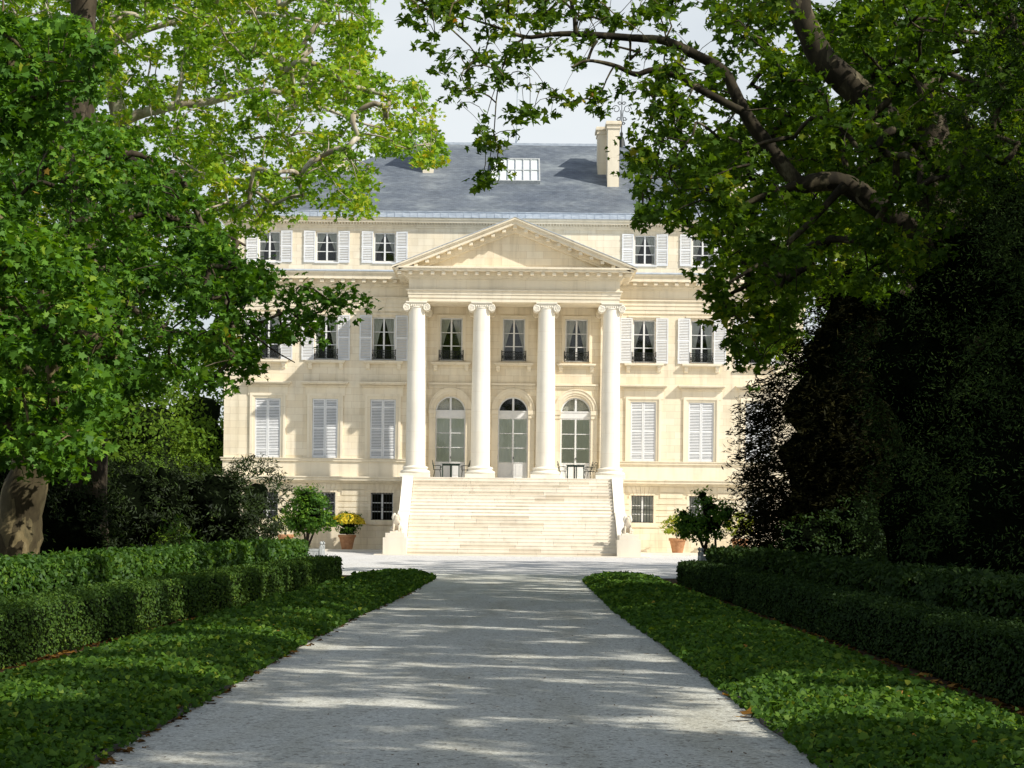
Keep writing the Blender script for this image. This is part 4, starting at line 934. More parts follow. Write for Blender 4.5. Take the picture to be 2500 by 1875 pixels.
# ================================================================== TREES
random.seed(21)
def limb(pts, r):
    """resample a measured centre line of world points into a smooth wobbly limb"""
    P = [Vector(p) for p in pts]; out = []; R_ = []
    n = len(P); rr = r if len(r) == n else [r[0]+(r[-1]-r[0])*(i/(n-1))**.8 for i in range(n)]
    for i in range(n-1):
        p0 = P[max(0, i-1)]; p1 = P[i]; p2 = P[i+1]; p3 = P[min(n-1, i+2)]; k = 5
        for j in range(k):
            t_ = j/k; q = .5*((2*p1)+(-p0+p2)*t_+(2*p0-5*p1+4*p2-p3)*t_**2+(-p0+3*p1-3*p2+p3)*t_**3)
            out.append(q); R_.append(rr[i]+(rr[i+1]-rr[i])*t_)
    out.append(P[-1]); R_.append(rr[-1])
    return out, R_
def tree(name, label, cat, base, trunk, limbs, cents, clump_r, per, size, leaf, bark, group=None, shape=LOBE, droop=.5, spread=1.5, twigs=True, barkl=None, r0=.011):
    root = empty(name, base); tag(root, label, cat, group); o_ = Vector(base)
    nodes = []
    mb = MB(); P, R_ = limb(*trunk); 
    mb.tube([p-o_ for p in P], [r*(1+.05*math.sin(i*1.3)) for i, r in enumerate(R_)], n=14, wob=.05); mb.build('trunk', M[bark], root, smooth=True); nodes += P[len(P)//3:]
    for L in limbs:
        mb = MB(); P, R_ = limb(*L); mb.tube([p-o_ for p in P], R_, n=9, wob=.07); mb.build('limb', M[barkl or bark], root, smooth=True); nodes += P[2:]
    cents = np.asarray(cents)
    if twigs:
        b = np.array([tuple(p) for p in nodes]); mst_branches(b-np.array(base), 0, cents-np.array(base), 'branch', M[barkl or bark], root, r0=r0)
    P, idx, cr, d = clumpfill(cents, clump_r*np.clip(RNG.lognormal(-.12, .45, len(cents)), .25, 1.9), per)
    n = len(P); nr = np.tile([0, 0, 1.0], (n, 1))+d*.5
    leaves('crown', P-np.array(base), size, M[leaf], shape, nrm=nr, spread=spread, parent=root, rnd=np.clip(.45*cr+.55*RNG.uniform(0, 1, n), 0, 1), tipdir=d*.6+np.array([0, 0, -.5]))
    return root
def reg(poly, n, D0, D1):
    uv = polysample(poly, n); D = RNG.uniform(D0, D1, n); return atn(uv, D)
def ell(c, r, n, shell=.35):
    d = RNG.normal(size=(n, 3)); d /= np.linalg.norm(d, axis=1)[:, None]; q = RNG.uniform(shell**3, 1, n)**(1/3)
    return np.array(c)+d*q[:, None]*np.array(r)
A_ = lambda D, *uv: [at(u, v, D) for u, v in uv]
SUN_GAPS = [(2.9, 18.8, .25, 1.1), (3.9, 17.4, .25, 1.2), (5.0, 16.3, .25, .9), (2.8, 21, .25, .5), (-3.6, 22, .25, .9), (-4.6, 26.5, .25, 1.0), (-3.8, 29, .25, .8), (-3.3, 35, .25, .7), (-4.2, 18, .25, .6), (-10.1, 42, 2.2, .25), (-9.9, 42, .9, .4), (-7.5, 40, .9, .6), (-7.6, 48, .9, .8), (-7.6, 55, .9, .9), (-7.4, 60, .9, .9), (-7.2, 66, .9, 1.0),
        (-5.9, 26, .6, .5), (-6.0, 33, .6, .4), (-.5, 16, 0, .35), (-2.2, 23.5, 0, .5), (-1.6, 25.5, 0, .35), (.3, 30, 0, .35), (1.4, 32, 0, .3), (-1.9, 41, 0, .4), (0, 43, 0, .3), (1.2, 49, 0, .35), (-.8, 52, 0, .3), (-1, 60, 0, .4), (1, 63, 0, .4), (1.2, 18, 0, .3), (-2.3, 15, 0, .4), (1.6, 26.5, 0, .35), (-1.5, 19.5, 0, .4), (1.0, 23, 0, .35), (-.3, 27, 0, .4), (-1.2, 34.5, 0, .4), (.8, 38, 0, .35), (-1, 46, 0, .4), (.5, 55, 0, .4)]
def gapped(c, f=1.0):  # clumps cut along sun rays, so crown holes put light on chosen spots
    sv = np.array(sunv); keep = np.ones(len(c), bool)
    for x, y, z, r in SUN_GAPS:
        d = c-np.array([x, y, z]); q = (d@sv)[:, None]*sv; keep &= ~((np.linalg.norm(d-q, axis=1) < r*f+.25) & (d@sv > 2))
    return c[keep]
# --- left plane trees
base = (at(35, 1390, 42)[0], 42, 0)
polA1 = [(-150, 40), (180, 60), (240, 110), (240, 200), (120, 260), (60, 330), (-150, 360)]
polA2 = [(-150, 520), (60, 540), (200, 640), (310, 760), (280, 900), (200, 1030), (190, 1150), (110, 1130), (60, 1050), (-20, 1110), (-150, 1180)]
tree('plane_tree', 'pale mottled plane tree with its sunlit lower trunk at the far left edge', 'tree', base,
     ([(base[0]-.1, 42, -.1)]+A_(42, (38, 1330), (55, 1230), (82, 1110), (110, 1000), (140, 880), (130, 760), (60, 620), (-60, 480), (-160, 300), (-220, 100)), [.62, .50, .44, .39, .34, .29, .24, .2, .15, .1, .05]),
     [(A_(41, (110, 1000), (60, 900), (-20, 840), (-120, 800)), [.16, .05]), (A_(38, (130, 760), (210, 740), (270, 780), (280, 860)), [.12, .03]), (A_(39, (40, 200), (20, 150), (0, 130), (-120, 100)), [.12, .03])],
     np.vstack([reg(polA1, 130, 34, 40), reg(polA2, 300, 34, 40.5), ell((-11.5, 39.5, 14.3), (4, 4, 2.6), 90)]), .38, 52, .155, 'l_mid', 'bark', 'plane trees on the left of the drive')
base = (at(215, 1300, 56)[0], 56, 0)
polB = [(-150, 330), (250, 300), (430, 400), (520, 520), (580, 610), (600, 690), (570, 760), (590, 840), (570, 900), (540, 900), (530, 960), (470, 950), (400, 930), (330, 1000), (250, 1010), (100, 1120), (-150, 1150)]
polBr = [(560, 690), (700, 690), (760, 700), (850, 705), (850, 745), (795, 790), (790, 850), (745, 845), (722, 905), (690, 850), (600, 905), (540, 880)]
tree('plane_tree', 'big dark trunked plane tree with low branch reaching across the left house corner', 'tree', base,
     ([(base[0], 56, -.1)]+A_(56, (212, 1130), (220, 950), (205, 620), (195, 290), (205, 0), (215, -300), (220, -600)), [.64, .54, .49, .43, .39, .33, .22, .1]),
     [(A_(52, (205, 620), (330, 760), (450, 815), (600, 800), (700, 760), (800, 735)), [.16, .09, .07, .05, .03, .015]), (A_(51, (218, 950), (120, 800), (0, 700), (-150, 640)), [.2, .05]), (A_(54, (195, 290), (330, 400), (460, 520), (600, 600)), [.2, .03]), (A_(52, (600, 800), (660, 850), (720, 885)), [.03, .012])],
     np.vstack([reg(polB, 560, 45, 56), reg(polB, 120, 56, 60), reg(polBr, 46, 50, 54), reg([(590, 600), (650, 640), (680, 690), (600, 705), (555, 650)], 14, 52, 55), ell((-11.5, 55, 19), (5.5, 5.5, 3.6), 180)]), .42, 50, .165, 'l_mid', 'barkd', 'plane trees on the left of the drive')
base = (at(190, 1250, 68)[0], 68, 0)
polC = [(-120, -60), (905, -60), (925, 90), (900, 165), (960, 185), (1030, 205), (1062, 290), (1075, 345), (1045, 390), (1015, 400), (985, 380), (930, 365), (895, 420), (900, 490), (868, 530), (830, 480), (790, 510), (745, 495), (700, 515), (665, 555), (612, 600), (565, 650), (480, 700), (300, 700), (-120, 650)]
cC = np.vstack([reg(polC, 1000, 58, 72), reg(polC, 420, 71, 76), ell((-10.5, 66, 21.5), (7, 6, 4), 240)])
tree('plane_tree', 'pale barked plane tree with the large sunlit crown hanging beside the mansion roof', 'tree', base,
     ([(base[0], 68, -.1)]+A_(68, (225, 900), (296, 660), (322, 430), (287, 275), (266, 110), (258, -60), (250, -300)), [.42, .36, .31, .28, .25, .22, .18, .1]),
     [(A_(67, (287, 300), (350, 276), (430, 258), (520, 246), (640, 220), (760, 250), (880, 300), (980, 320)), [.20, .17, .15, .12, .09, .06, .04, .02]), (A_(66, (430, 258), (442, 200), (450, 120), (480, 20)), [.09, .03]),
      (A_(66, (322, 430), (450, 420), (600, 440), (740, 430)), [.13, .03]), (A_(67, (266, 110), (400, 60), (600, 30), (800, 60)), [.14, .03])],
     cC, .44, 42, .165, 'l_left', 'barkp', 'plane trees on the left of the drive')
# --- right plane tree arching over the drive
base = (11.6, 49, 0)
polO = [(960, -60), (940, 30), (985, 60), (1040, 120), (1055, 170), (1065, 262), (1100, 268), (1139, 262), (1165, 300), (1190, 345), (1245, 335), (1300, 285), (1370, 272), (1435, 240), (1430, 180), (1480, 160), (1560, 190), (1650, 230), (1780, 240), (1780, -60)]
polS = [(1165, 320), (1195, 345), (1230, 345), (1212, 410), (1180, 465), (1158, 455), (1190, 400)]
polS2 = [(1450, 180), (1490, 190), (1480, 250), (1462, 290), (1448, 270)]
polR = [(1780, 150), (1620, 210), (1590, 260), (1545, 320), (1520, 375), (1545, 420), (1535, 460), (1550, 520), (1560, 575), (1600, 565), (1620, 530), (1670, 570), (1690, 620), (1760, 650), (1850, 700), (1960, 720), (2150, 700), (2350, 650), (2500, 500), (2600, 250), (2600, -60), (1780, -60)]
LP = np.array([at(u_, v_, 45) for u_, v_ in ((2113, 480), (2063, 450), (2010, 442), (1955, 450), (1919, 413), (1890, 375), (1869, 346), (1845, 315), (1826, 287), (1812, 262), (1801, 240), (1780, 200), (1767, 175), (1735, 155), (1700, 135), (1660, 115), (1623, 100), (1775, 253), (1735, 230), (1695, 210), (1652, 183), (2050, 200), (2015, 150), (1995, 115), (1978, 84), (1960, 40), (1945, -5))])
def clear(c, r=.42): return c[np.array([c_[1] > 47 or np.min(np.hypot(LP[:, 0]-c_[0]*45/c_[1], (LP[:, 2]-CH)-(c_[2]-CH)*45/c_[1])) > r for c_ in c])]
cO = np.vstack([clear(reg(polO, 165, 43, 50), .22), reg([(960, -60), (1660, -60), (1660, 70), (1300, 60), (1020, 50)], 60, 42, 50), reg([(1480, 190), (1660, 170), (1650, 300), (1560, 330), (1520, 250)], 22, 44, 49), reg(polS, 9, 45.5, 47), reg(polS2, 5, 45.5, 47)])
cR = np.vstack([reg(polR, 760, 47.5, 57), reg(polR, 330, 41, 46)])
cR = clear(cR); _u = 1250+cR[:, 0]*F/cR[:, 1]; cR = cR[(_u > 1790) | (RNG.uniform(size=len(cR)) < .66)]
cRl = reg([(1735, 640), (1730, 700), (1762, 790), (1802, 860), (1790, 920), (1835, 985), (1890, 900), (1960, 780), (1900, 690)], 60, 47, 52)
cX = np.vstack([ell((14, 46, 12), (6, 7, 6), 110), ell((9, 48, 17), (7, 6, 3), 170)])
rootR = tree('plane_tree', 'great plane tree on the right whose mottled limbs arch over the drive', 'tree', base,
     ([(11.6, 49, -.1), (11.4, 49, 2.5)]+A_(48.5, (2400, 900), (2360, 720), (2330, 560), (2290, 400), (2260, 200)), [.75, .62, .55, .5, .45, .40, .36]),
     [(A_(47, (2335, 640), (2190, 540), (2113, 480), (2063, 450), (2010, 442), (1955, 450), (1919, 413), (1869, 346), (1826, 287), (1801, 240), (1767, 175), (1700, 135), (1623, 100), (1536, 92), (1406, 83), (1345, 84), (1283, 90), (1200, 62), (1130, 40)), [.27, .26, .25, .24, .22, .20, .18, .165, .155, .14, .125, .115, .10, .085, .07, .055, .045, .03, .015]),
      (A_(46.2, (1811, 272), (1775, 253), (1695, 210), (1652, 183), (1594, 171), (1551, 181), (1500, 160), (1435, 148), (1395, 165)), [.10, .09, .085, .08, .07, .06, .05, .035, .02]),
      (A_(46.3, (1435, 148), (1445, 120), (1458, 100)), [.035, .03]), (A_(46.4, (1406, 83), (1402, 40), (1392, -20), (1395, -120)), [.06, .03]),
      (A_(47, (2350, 640), (2190, 330), (2085, 215), (2015, 150), (1978, 84), (1945, -5), (1925, -120)), [.36, .34, .33, .31, .29, .27, .23]),
      (A_(45.5, (1945, 452), (1860, 480), (1800, 500), (1720, 460)), [.10, .03]), (A_(46, (2063, 450), (1960, 560), (1860, 640), (1780, 690)), [.10, .03]), (A_(47, (1283, 90), (1240, 130), (1215, 220), (1205, 330), (1190, 420)), [.03, .022, .016, .012, .008])],
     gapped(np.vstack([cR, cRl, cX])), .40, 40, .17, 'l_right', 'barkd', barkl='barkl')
P, idx, cr, d = clumpfill(cO, .27*RNG.uniform(.5, 1.5, len(cO)), 15); n = len(P)
nodes = np.array(A_(46.5, (1801, 240), (1767, 175), (1700, 135), (1623, 100), (1536, 92), (1406, 83), (1345, 84), (1283, 90), (1200, 62), (1130, 40), (1695, 210), (1594, 171), (1500, 160), (1435, 148), (1395, -60), (1210, 250), (1205, 330)))
mst_branches(nodes-np.array(base), 0, cO-np.array(base), 'branch', M['bark'], rootR, r0=.007, rmax=.03, sag=.1)
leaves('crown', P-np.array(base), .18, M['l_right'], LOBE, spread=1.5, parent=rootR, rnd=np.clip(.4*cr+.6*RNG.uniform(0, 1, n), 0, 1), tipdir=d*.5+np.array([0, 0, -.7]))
# --- the rest of the right hand row, which shades the drive
for k, (x, y, h_, lb) in enumerate(((14.5, 2, 13, 'plane tree nearest the camera in the row right of the drive'), (15, 16, 13.5, 'second plane tree of the row right of the drive, shading the ivy beds'),
                         (14.5, 30, 13, 'plane tree in the row right of the drive just before the arching one'), (15, 65, 12.5, 'plane tree behind the dark yew right of the drive'), (15.5, 80, 12, 'farthest plane tree of the right row beside the forecourt'))):
    c1 = ell((x-1.0, y, h_), (7.8, 8.6, 5.2), 640, .2)
    c1 = c1[(c1[:, 0] > (6.9 if y > 50 else 3))]
    if y > 50: c1 = c1[(c1[:, 0]*F/c1[:, 1]+1250 > 1850)][:240]
    tree('plane_tree', lb, 'tree', (x, y, 0), ([(x, y, -.1), (x-.1, y, 3), (x+.2, y+.1, 7), (x-.3, y, 11), (x, y, 15)], [.6, .48, .4, .28, .1]),
         [([(x+.1, y, 6), (x-2, y+.5, 9), (x-4, y+1, 11)], [.22, .05]), ([(x+.1, y, 7), (x+1, y-2, 10), (x+1, y-4.5, 12)], [.2, .05]), ([(x, y, 7), (x-.5, y+2.4, 10), (x-1, y+5, 12)], [.2, .05])],
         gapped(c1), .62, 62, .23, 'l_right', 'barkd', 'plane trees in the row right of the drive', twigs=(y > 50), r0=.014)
# --- bushes
def blob(mb, c, r, k=.85, seed=0, n=18, m=10):
    b = len(mb.v)
    for j in range(m+1):
        th = PI*j/m
        for i in range(n):
            ph = 2*PI*i/n; x, y, z = math.sin(th)*math.cos(ph), math.sin(th)*math.sin(ph), math.cos(th)
            q = k*(1+.16*math.sin(x*5+seed)*math.sin(y*4.3+seed*2)+.14*math.sin(z*7+x*4+seed)+.10*math.sin(x*11+z*9))
            mb.v.append((c[0]+r[0]*x*q, c[1]+r[1]*y*q, max(.02, c[2]+r[2]*z*q)))
    for j in range(m):
        for i in range(n): mb.f.append((b+j*n+i, b+(j+1)*n+i, b+(j+1)*n+(i+1) % n, b+j*n+(i+1) % n)); mb.r.append(.5)
def bush(name, label, cat, base, lobes, size, leaf, nclump, per, cr_=.35, shape=OVAL, core='under', coresc=.72, group=None, stemr=0, tip=None, spread=1.2, shell=.72, stems=True, twigmat='stem'):
    root = empty(name, base); tag(root, label, cat, group); B = np.array(base, float)
    if coresc:
        mb = MB()
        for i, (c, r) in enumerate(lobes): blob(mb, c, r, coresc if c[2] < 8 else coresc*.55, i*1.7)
        mb.build('dark_core', M[core], root, smooth=True)  # added opaque lumps, dark colour standing for shade behind the outer leaves
    vol = np.array([r[0]*r[1]+r[0]*r[2] for c, r in lobes]); cnt = (nclump*vol/vol.sum()).astype(int)+1
    C, O = [], []
    for (c, r), k in zip(lobes, cnt):
        d = RNG.normal(size=(k, 3)); d /= np.linalg.norm(d, axis=1)[:, None]; q = RNG.uniform(shell, 1.06, k)
        C.append(np.array(c)+d*q[:, None]*np.array(r)); O.append(d)
    C = np.vstack(C); O = np.vstack(O); keep = C[:, 2] > .1; C, O = C[keep], O[keep]
    P, idx, cr, d = clumpfill(C, cr_*RNG.uniform(.6, 1.4, len(C)), per, droop=.2); n = len(P); keep = P[:, 2] > .02; 
    nr = O[idx]*.7+d*.4+np.array([0, 0, .5]); td = O[idx]*1.0+np.array([0, 0, .2 if tip is None else tip])
    leaves('foliage', P[keep], size, M[leaf], shape, nrm=nr[keep], spread=spread, parent=root, rnd=np.clip(.5*cr+.5*RNG.uniform(0, 1, n), 0, 1)[keep], tipdir=td[keep]*.8)
    if stemr and stems:
        mb = MB()
        for i, (c, r) in enumerate(lobes):
            mb.tube([(random.gauss(0, .1), random.gauss(0, .1), 0), (c[0]*.4, c[1]*.4, c[2]*.5), c], [stemr, stemr*.8, stemr*.4], n=7)
        mb.build('stem', M[twigmat], root, smooth=True)
    return root
# dark evergreen shrubs left
random.seed(4)
bush('evergreen_shrub', 'rounded dark glossy shrub overlapping the left corner of the mansion', 'shrub', (-9.9, 80, 0), [((0, 0, 2.5), (1.45, 1.5, 1.75)), ((-.2, 0, 1.0), (1.0, 1.2, 1.0)), ((-1.1, 0, 2.2), (1.0, 1.2, 1.5))], .20, 'l_shrub', 420, 22, .30, LANCE, coresc=.34, core='underd', group='dark evergreen shrubs left of the drive', stemr=.07, tip=-.1)
LS = 'dark evergreen shrubs left of the drive'
bush('evergreen_shrub', 'dark leafy shrub second from the mansion behind the left laurel hedge', 'shrub', (-9.7, 67, 0), [((0, 0, 2.0), (1.6, 1.6, 1.75)), ((.3, 0, .8), (1.3, 1.3, 1.1)), ((-1.0, 0, 2.6), (1.0, 1, 1.1))], .17, 'l_shrub', 420, 24, .32, LANCE, core='underd', coresc=.6, group=LS, stemr=.08, tip=0)
bush('evergreen_shrub', 'broad black green shrub in the middle of the left shrub mass', 'shrub', (-11.9, 64, 0), [((0, 0, 1.9), (1.8, 1.6, 1.75)), ((1.1, .3, 2.4), (1.1, 1, 1.2)), ((-.8, 0, 2.3), (1.2, 1, 1.3))], .16, 'l_shrub', 420, 24, .32, LANCE, core='underd', coresc=.62, group=LS, stemr=.08, tip=0)
bush('evergreen_shrub', 'dark shrub beside the sunlit plane trunk at the left', 'shrub', (-11.6, 54, 0), [((0, 0, 1.4), (1.6, 1.5, 1.5)), ((-1.2, 0, 1.9), (1.2, 1, 1.3))], .15, 'l_shrub', 360, 24, .30, LANCE, core='underd', coresc=.62, group=LS, stemr=.08, tip=0)
bush('evergreen_shrub', 'small green sucker shrub showing light leaves in front of the dark left shrubs', 'shrub', (-9.6, 60, 0), [((0, 0, 1.3), (.55, .5, .8)), ((.3, 0, .8), (.5, .5, .6))], .19, 'l_laurel', 34, 13, .28, LANCE, coresc=0, group=LS, stemr=.02)
bush('evergreen_shrub', 'dark shrub at the far left behind the plane trunk', 'shrub', (-14.0, 58, 0), [((0, 0, 1.9), (2.0, 1.6, 1.9))], .16, 'l_shrub', 240, 22, .32, LANCE, core='underd', coresc=.8, group=LS)
# right: yew and black evergreens
def sprays(name, label, base, prof, n, mat, ln=.9, size=.13, per=26, coresc=.72, zmax=9.5, core='underd'):
    """conifer with drooping feathery sprays; prof(z) gives the radius"""
    root = empty(name, base); tag(root, label, 'conifer')
    mb = MB(); mb.tube([(0, 0, -.1), (0, 0, zmax*.4), (.1, 0, zmax*.97)], [.28, .2, .03], n=8); mb.build('trunk', M['stem'], root)
    mb = MB(); mb.lathe([(max(.02, prof(z)*coresc*(1+.16*math.sin(z*3.7))), z) for z in np.linspace(.2, zmax*.97, 16)], 20); mb.build('dark_core', M[core], root, smooth=True)  # added solid core painted dark like the shade inside the conifer
    z = zmax*(1-np.sqrt(RNG.uniform(0, 1, n)))*.98+.15; ph = RNG.uniform(0, 2*PI, n); P = []; T = []; cr = []; tw = MB()
    for i in range(n):
        r = prof(z[i])*random.uniform(.84, 1.14); out = np.array([math.cos(ph[i]), math.sin(ph[i]), 0]); L = ln*random.uniform(.6, 1.25); up = random.uniform(-.35, .35)
        a = out*(r-L)+np.array([0, 0, z[i]-.25*L]); b = out*r+np.array([0, 0, z[i]+up*L]); side = np.cross(out, [0, 0, 1]); c_ = random.random()
        for q in np.linspace(0, 1, per):
            p = a*(1-q)+b*q; p[2] += .18*L*math.sin(q*PI)-.25*L*q*q; sgn = 1 if random.random() < .5 else -1; wd = (1-q)*.26+.04
            P.append(p+side*sgn*wd*random.uniform(0, 1)+np.array([0, 0, -random.uniform(0, .12)])); T.append(out*.9+side*sgn*.7+np.array([0, 0, -.25])); cr.append(c_)
    P = np.array(P); n_ = len(P); P[:, 2] = np.maximum(P[:, 2], .05)
    leaves('foliage', P, size, M[mat], LANCE, parent=root, spread=.9, tipdir=np.array(T), rnd=np.clip(.5*np.array(cr)+.5*RNG.uniform(0, 1, n_), 0, 1))
    return root
yp = lambda z: 3.55*(1-min(1, max(0, z-5.2)/4.9))**.8*(1-.10*max(0, 1.5-z))+.05
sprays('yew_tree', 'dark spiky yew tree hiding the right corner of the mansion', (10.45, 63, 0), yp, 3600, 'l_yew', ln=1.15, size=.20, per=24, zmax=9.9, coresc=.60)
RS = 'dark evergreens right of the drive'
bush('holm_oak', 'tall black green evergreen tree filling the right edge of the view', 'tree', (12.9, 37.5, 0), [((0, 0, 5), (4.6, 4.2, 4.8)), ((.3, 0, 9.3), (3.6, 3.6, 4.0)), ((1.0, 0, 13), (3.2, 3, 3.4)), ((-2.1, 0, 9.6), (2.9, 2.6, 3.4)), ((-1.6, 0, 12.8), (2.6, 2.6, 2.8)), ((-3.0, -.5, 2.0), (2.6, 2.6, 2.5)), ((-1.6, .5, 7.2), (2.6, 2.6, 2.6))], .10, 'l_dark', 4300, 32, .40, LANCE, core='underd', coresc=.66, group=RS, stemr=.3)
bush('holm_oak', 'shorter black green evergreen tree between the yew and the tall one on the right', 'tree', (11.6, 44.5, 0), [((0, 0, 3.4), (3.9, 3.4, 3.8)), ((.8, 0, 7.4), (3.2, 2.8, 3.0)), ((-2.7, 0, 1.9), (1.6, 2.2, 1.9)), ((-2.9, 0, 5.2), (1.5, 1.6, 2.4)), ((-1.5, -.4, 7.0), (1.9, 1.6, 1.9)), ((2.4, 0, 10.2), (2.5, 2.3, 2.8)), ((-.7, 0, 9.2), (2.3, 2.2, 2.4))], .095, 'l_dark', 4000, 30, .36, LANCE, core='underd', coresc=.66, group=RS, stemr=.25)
bush('evergreen_shrub', 'low dark shrub at the foot of the yew above the right laurel hedge', 'shrub', (8.3, 57, 0), [((0, 0, 1.0), (1.2, 1.2, 1.1)), ((1.1, -.3, 1.3), (1.2, 1.2, 1.2))], .10, 'l_boxr', 300, 22, .26, OVAL, core='underd', coresc=.75, group=RS)
bush('evergreen_shrub', 'low dark shrub below the tall evergreen behind the right laurel hedge', 'shrub', (9.6, 42, 0), [((0, 0, 1.1), (1.7, 2.2, 1.3))], .10, 'l_dark', 260, 22, .28, OVAL, core='underd', coresc=.8, group=RS)
# ------------------------------------------------------------------ pots and planters
def pot(x, y, s, label, group='terracotta pots along the foot of the mansion', z=.12):
    r = empty('terracotta_pot', (x, y, z)); tag(r, label, 'pot', group)
    mb = MB(); mb.lathe([(.30, 0), (.31, .03), (.36, .25), (.42, .52), (.46, .68), (.47, .70), (.52, .71), (.53, .82), (.50, .85), (.46, .85), (.44, .76)], 28, cap=True)
    me = mb.mesh('pot', M['pot']); smoothed(me, 35); o = place('body', me, r); o.scale = (s, s, s)
    mb = MB(); mb.lathe([(.02, .80), (.45, .80)], 20); q = mb.build('earth', M['soil'], r); q.scale = (s, s, s)
    return r
pot(-9.55, 120.3, 1.0, 'large terracotta pot holding the yellow chrysanthemum left of the steps')
pot(-13.1, 120.2, .98, 'terracotta pot with whitish flowers half hidden behind the left orange tree')
pot(9.6, 120.2, 1.0, 'terracotta pot with pale yellow green plant just right of the steps')
pot(13.2, 120.2, 1.0, 'terracotta pot beside the yew at the far right of the mansion')
def potplant(x, y, w_, h_, leaf, size, label, n=120, per=16, petals=None, npet=0, shape=OVAL, z=.98, core=0, zc=.55, top_only=True, lower=None):
    r = bush('potted_plant', label, 'potted plant', (x, y, z), [((0, 0, h_*zc), (w_/2, w_/2, h_*.45))]+([((0, 0, h_*.12), (w_*.33, w_*.33, .3))] if lower else []), size, leaf, n, per, .2, shape, core='under', coresc=core, group='plants in the terracotta pots', stemr=.025)
    if petals:
        d = RNG.normal(size=(npet, 3)); d /= np.linalg.norm(d, axis=1)[:, None]; d[:, 2] = np.abs(d[:, 2])*1.0-.25
        q = RNG.uniform(.9, 1.06, npet)*(1+.08*np.sin(d[:, 0]*9)*np.sin(d[:, 1]*8)); P = np.array([0, 0, h_*zc])+d*q[:, None]*np.array([w_/2, w_/2, h_*.47])
        leaves('flowers', P, .085, M[petals], IVY, nrm=d+np.array([0, -.3, .4]), spread=.7, parent=r)
    return r
potplant(-9.55, 120.3, 1.95, 1.25, 'l_orange', .11, 'mound of yellow chrysanthemum flowers over green leaves left of the steps', petals='petal', npet=2900, core=.7, zc=.62, lower=1)
potplant(-13.1, 120.2, 1.6, 1.3, 'l_pale', .10, 'loose shrub with small white flowers in the pot behind the orange tree', n=70, per=12, petals='petalw', npet=240)
potplant(9.45, 120.2, 1.5, 1.35, 'l_pale', .13, 'pale yellow green potted plant left of the right orange tree', n=90, per=14, petals='petal', npet=90)
potplant(13.2, 120.2, 1.7, 1.6, 'l_pale', .13, 'yellow green potted plant between the right orange tree and the yew', n=90, per=14, petals='petal', npet=60)
def planter(x, y, label):
    r = empty('planter_box', (x, y, 0)); tag(r, label, 'planter', 'white wooden planter boxes at the ends of the laurel hedges')
    mb = MB(); h_ = .82; w_ = .44
    for s in (-1, 1):
        n = 7
        for k in range(n):
            a = -w_+.05+(2*w_-.1)*k/n; mb.box(a+.006, a+(2*w_-.1)/n-.006, s*w_-.018, s*w_+.018, .12, h_-.08); mb.box(s*w_-.018, s*w_+.018, a+.006, a+(2*w_-.1)/n-.006, .12, h_-.08)
        for z in (.12, h_-.14, h_/2-.03): mb.box(-w_, w_, s*w_-.028, s*w_+.028, z, z+.07); mb.box(s*w_-.028, s*w_+.028, -w_, w_, z, z+.07)
    mb.box(-w_+.02, w_-.02, -w_+.02, w_-.02, .12, h_-.2)
    mb.build('panel', M['box'], r)
    for a in (-1, 1):
        for b in (-1, 1):
            q = MB(); q.box(-.05, .05, -.05, .05, 0, h_+.03); q.lathe([(.055, 0), (.055, .015), (.025, .03), (.025, .045), (.05, .07), (.062, .10), (.05, .14), (.02, .165), (.008, .18)], 12, (0, 0, h_+.03)); q.build('corner_post', M['box'], r, loc=(a*w_, b*w_, 0))
    return r
planter(-7.12, 73.2, 'grey white wooden planter box at the end of the left laurel hedge'); planter(6.45, 66, 'grey white wooden planter box at the end of the right laurel hedge')
bush('orange_tree', 'bright green orange tree in the planter left of the steps', 'tree', (-7.15, 73.2, .8), [((0, 0, 1.25), (.80, .8, .72)), ((-.1, 0, 1.75), (.5, .5, .45)), ((.35, 0, .95), (.6, .6, .42)), ((-.4, 0, .9), (.45, .5, .4))], .125, 'l_orange', 230, 16, .20, OVAL, coresc=.5, group='orange trees in planter boxes', stemr=.045)
bush('orange_tree', 'wide spreading orange tree in the planter right of the steps', 'tree', (6.2, 66, .8), [((0, 0, .95), (.85, .8, .55)), ((-.55, 0, .95), (.65, .6, .45)), ((.1, 0, 1.45), (.55, .5, .5)), ((-.75, 0, 1.25), (.3, .3, .28)), ((-.15, 0, 1.85), (.28, .25, .3)), ((.65, 0, 1.3), (.35, .3, .4))], .115, 'l_orange', 230, 15, .19, OVAL, coresc=.45, group='orange trees in planter boxes', stemr=.045)
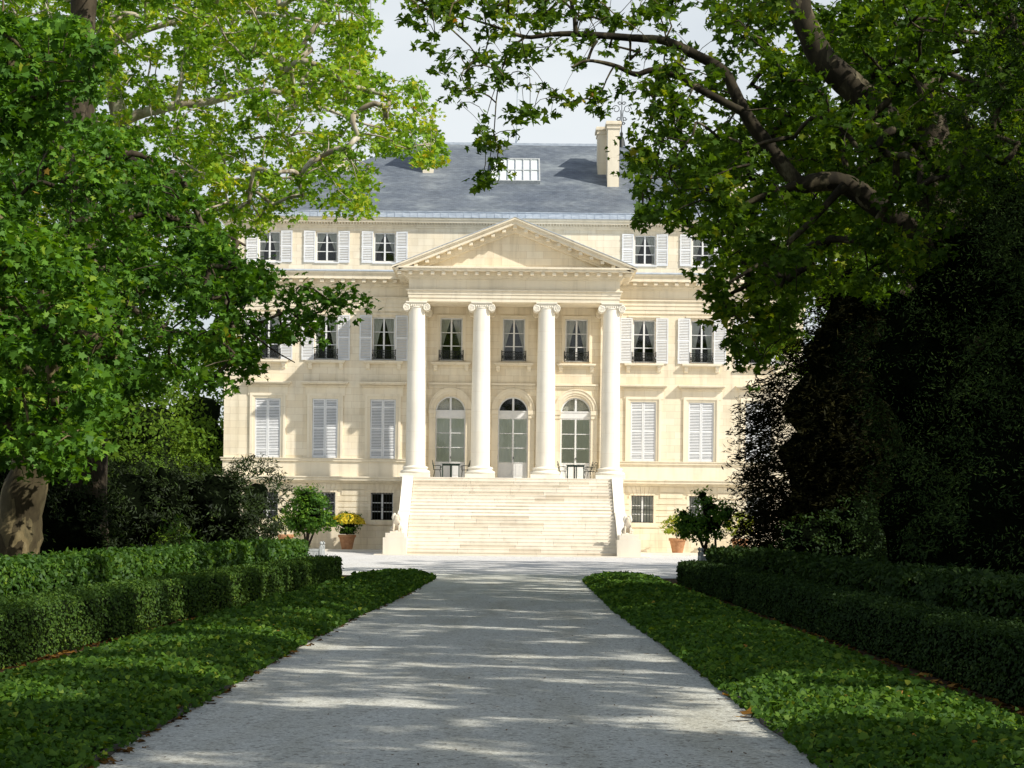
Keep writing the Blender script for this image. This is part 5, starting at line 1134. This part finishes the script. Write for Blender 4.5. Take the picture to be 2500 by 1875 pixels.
# ------------------------------------------------------------------ background trees
random.seed(9)
BG = 'sunlit trees beyond the left side of the mansion'
for x, y, h_, r_, lb in ((-24.2, 121.5, 16, 5.6, 'yellow green sunlit tree beyond the left corner of the mansion'), (-36, 158, 18, 8, 'tall sunlit tree farther left beyond the mansion'), (-23, 150, 14, 5.5, 'small pale tree nearest the left wall of the mansion'), (-45, 150, 15, 8, 'broad distant tree glimpsed between the left plane trunks'),
                      (31, 150, 12, 7, 'distant tree beyond the right side of the mansion'), (44, 158, 14, 8, 'broad distant tree far right beyond the mansion')):
    bush('broadleaf_tree', lb, 'tree', (x, y, 0), [((0, 0, h_*.62), (r_, r_, h_*.38)), ((r_*.35, 0, h_*.35), (r_*.7, r_*.7, h_*.3)), ((-r_*.4, 0, h_*.4), (r_*.7, r_*.7, h_*.3))], .30, 'l_far', 700, 30, .9, OVAL, coresc=.62, group=BG if x < 0 else 'distant trees beyond the right side of the mansion', stemr=.3)
for x, y, h_, lb in ((-21.2, 118.6, 6.2, 'dense green shrub standing against the left wall of the mansion'), (-26.0, 114, 5.0, 'low olive green shrub behind the dark left shrubs'), (-32, 116, 6.0, 'bushy green shrub glimpsed beside the dark plane trunk')):
    bush('garden_shrub', lb, 'shrub', (x, y, 0), [((0, 0, h_*.5), (3.0, 2.4, h_*.5)), ((1.5, 0, h_*.35), (2.0, 2, h_*.35)), ((-1.8, 0, h_*.45), (1.8, 1.6, h_*.4))], .19, 'l_far', 620, 26, .5, OVAL, coresc=.74, group='garden shrubs left of the mansion')

n = 9000; a = RNG.uniform(-.9, .9, n); dd = RNG.uniform(330, 420, n); top = 13+4*np.sin(a*31)+3*np.sin(a*77+1)
P = np.stack([dd*np.sin(a)*1.4, dd*np.cos(a)+60, RNG.uniform(0, 1, n)**.7*top], 1)
tag(leaves('distant_wood', P, 4.2, M['l_far'], OVAL, nrm=np.tile([0, -1.0, .5], (n, 1)), spread=1.0), 'far belt of woodland closing the horizon behind the mansion', 'woodland', kind='stuff')
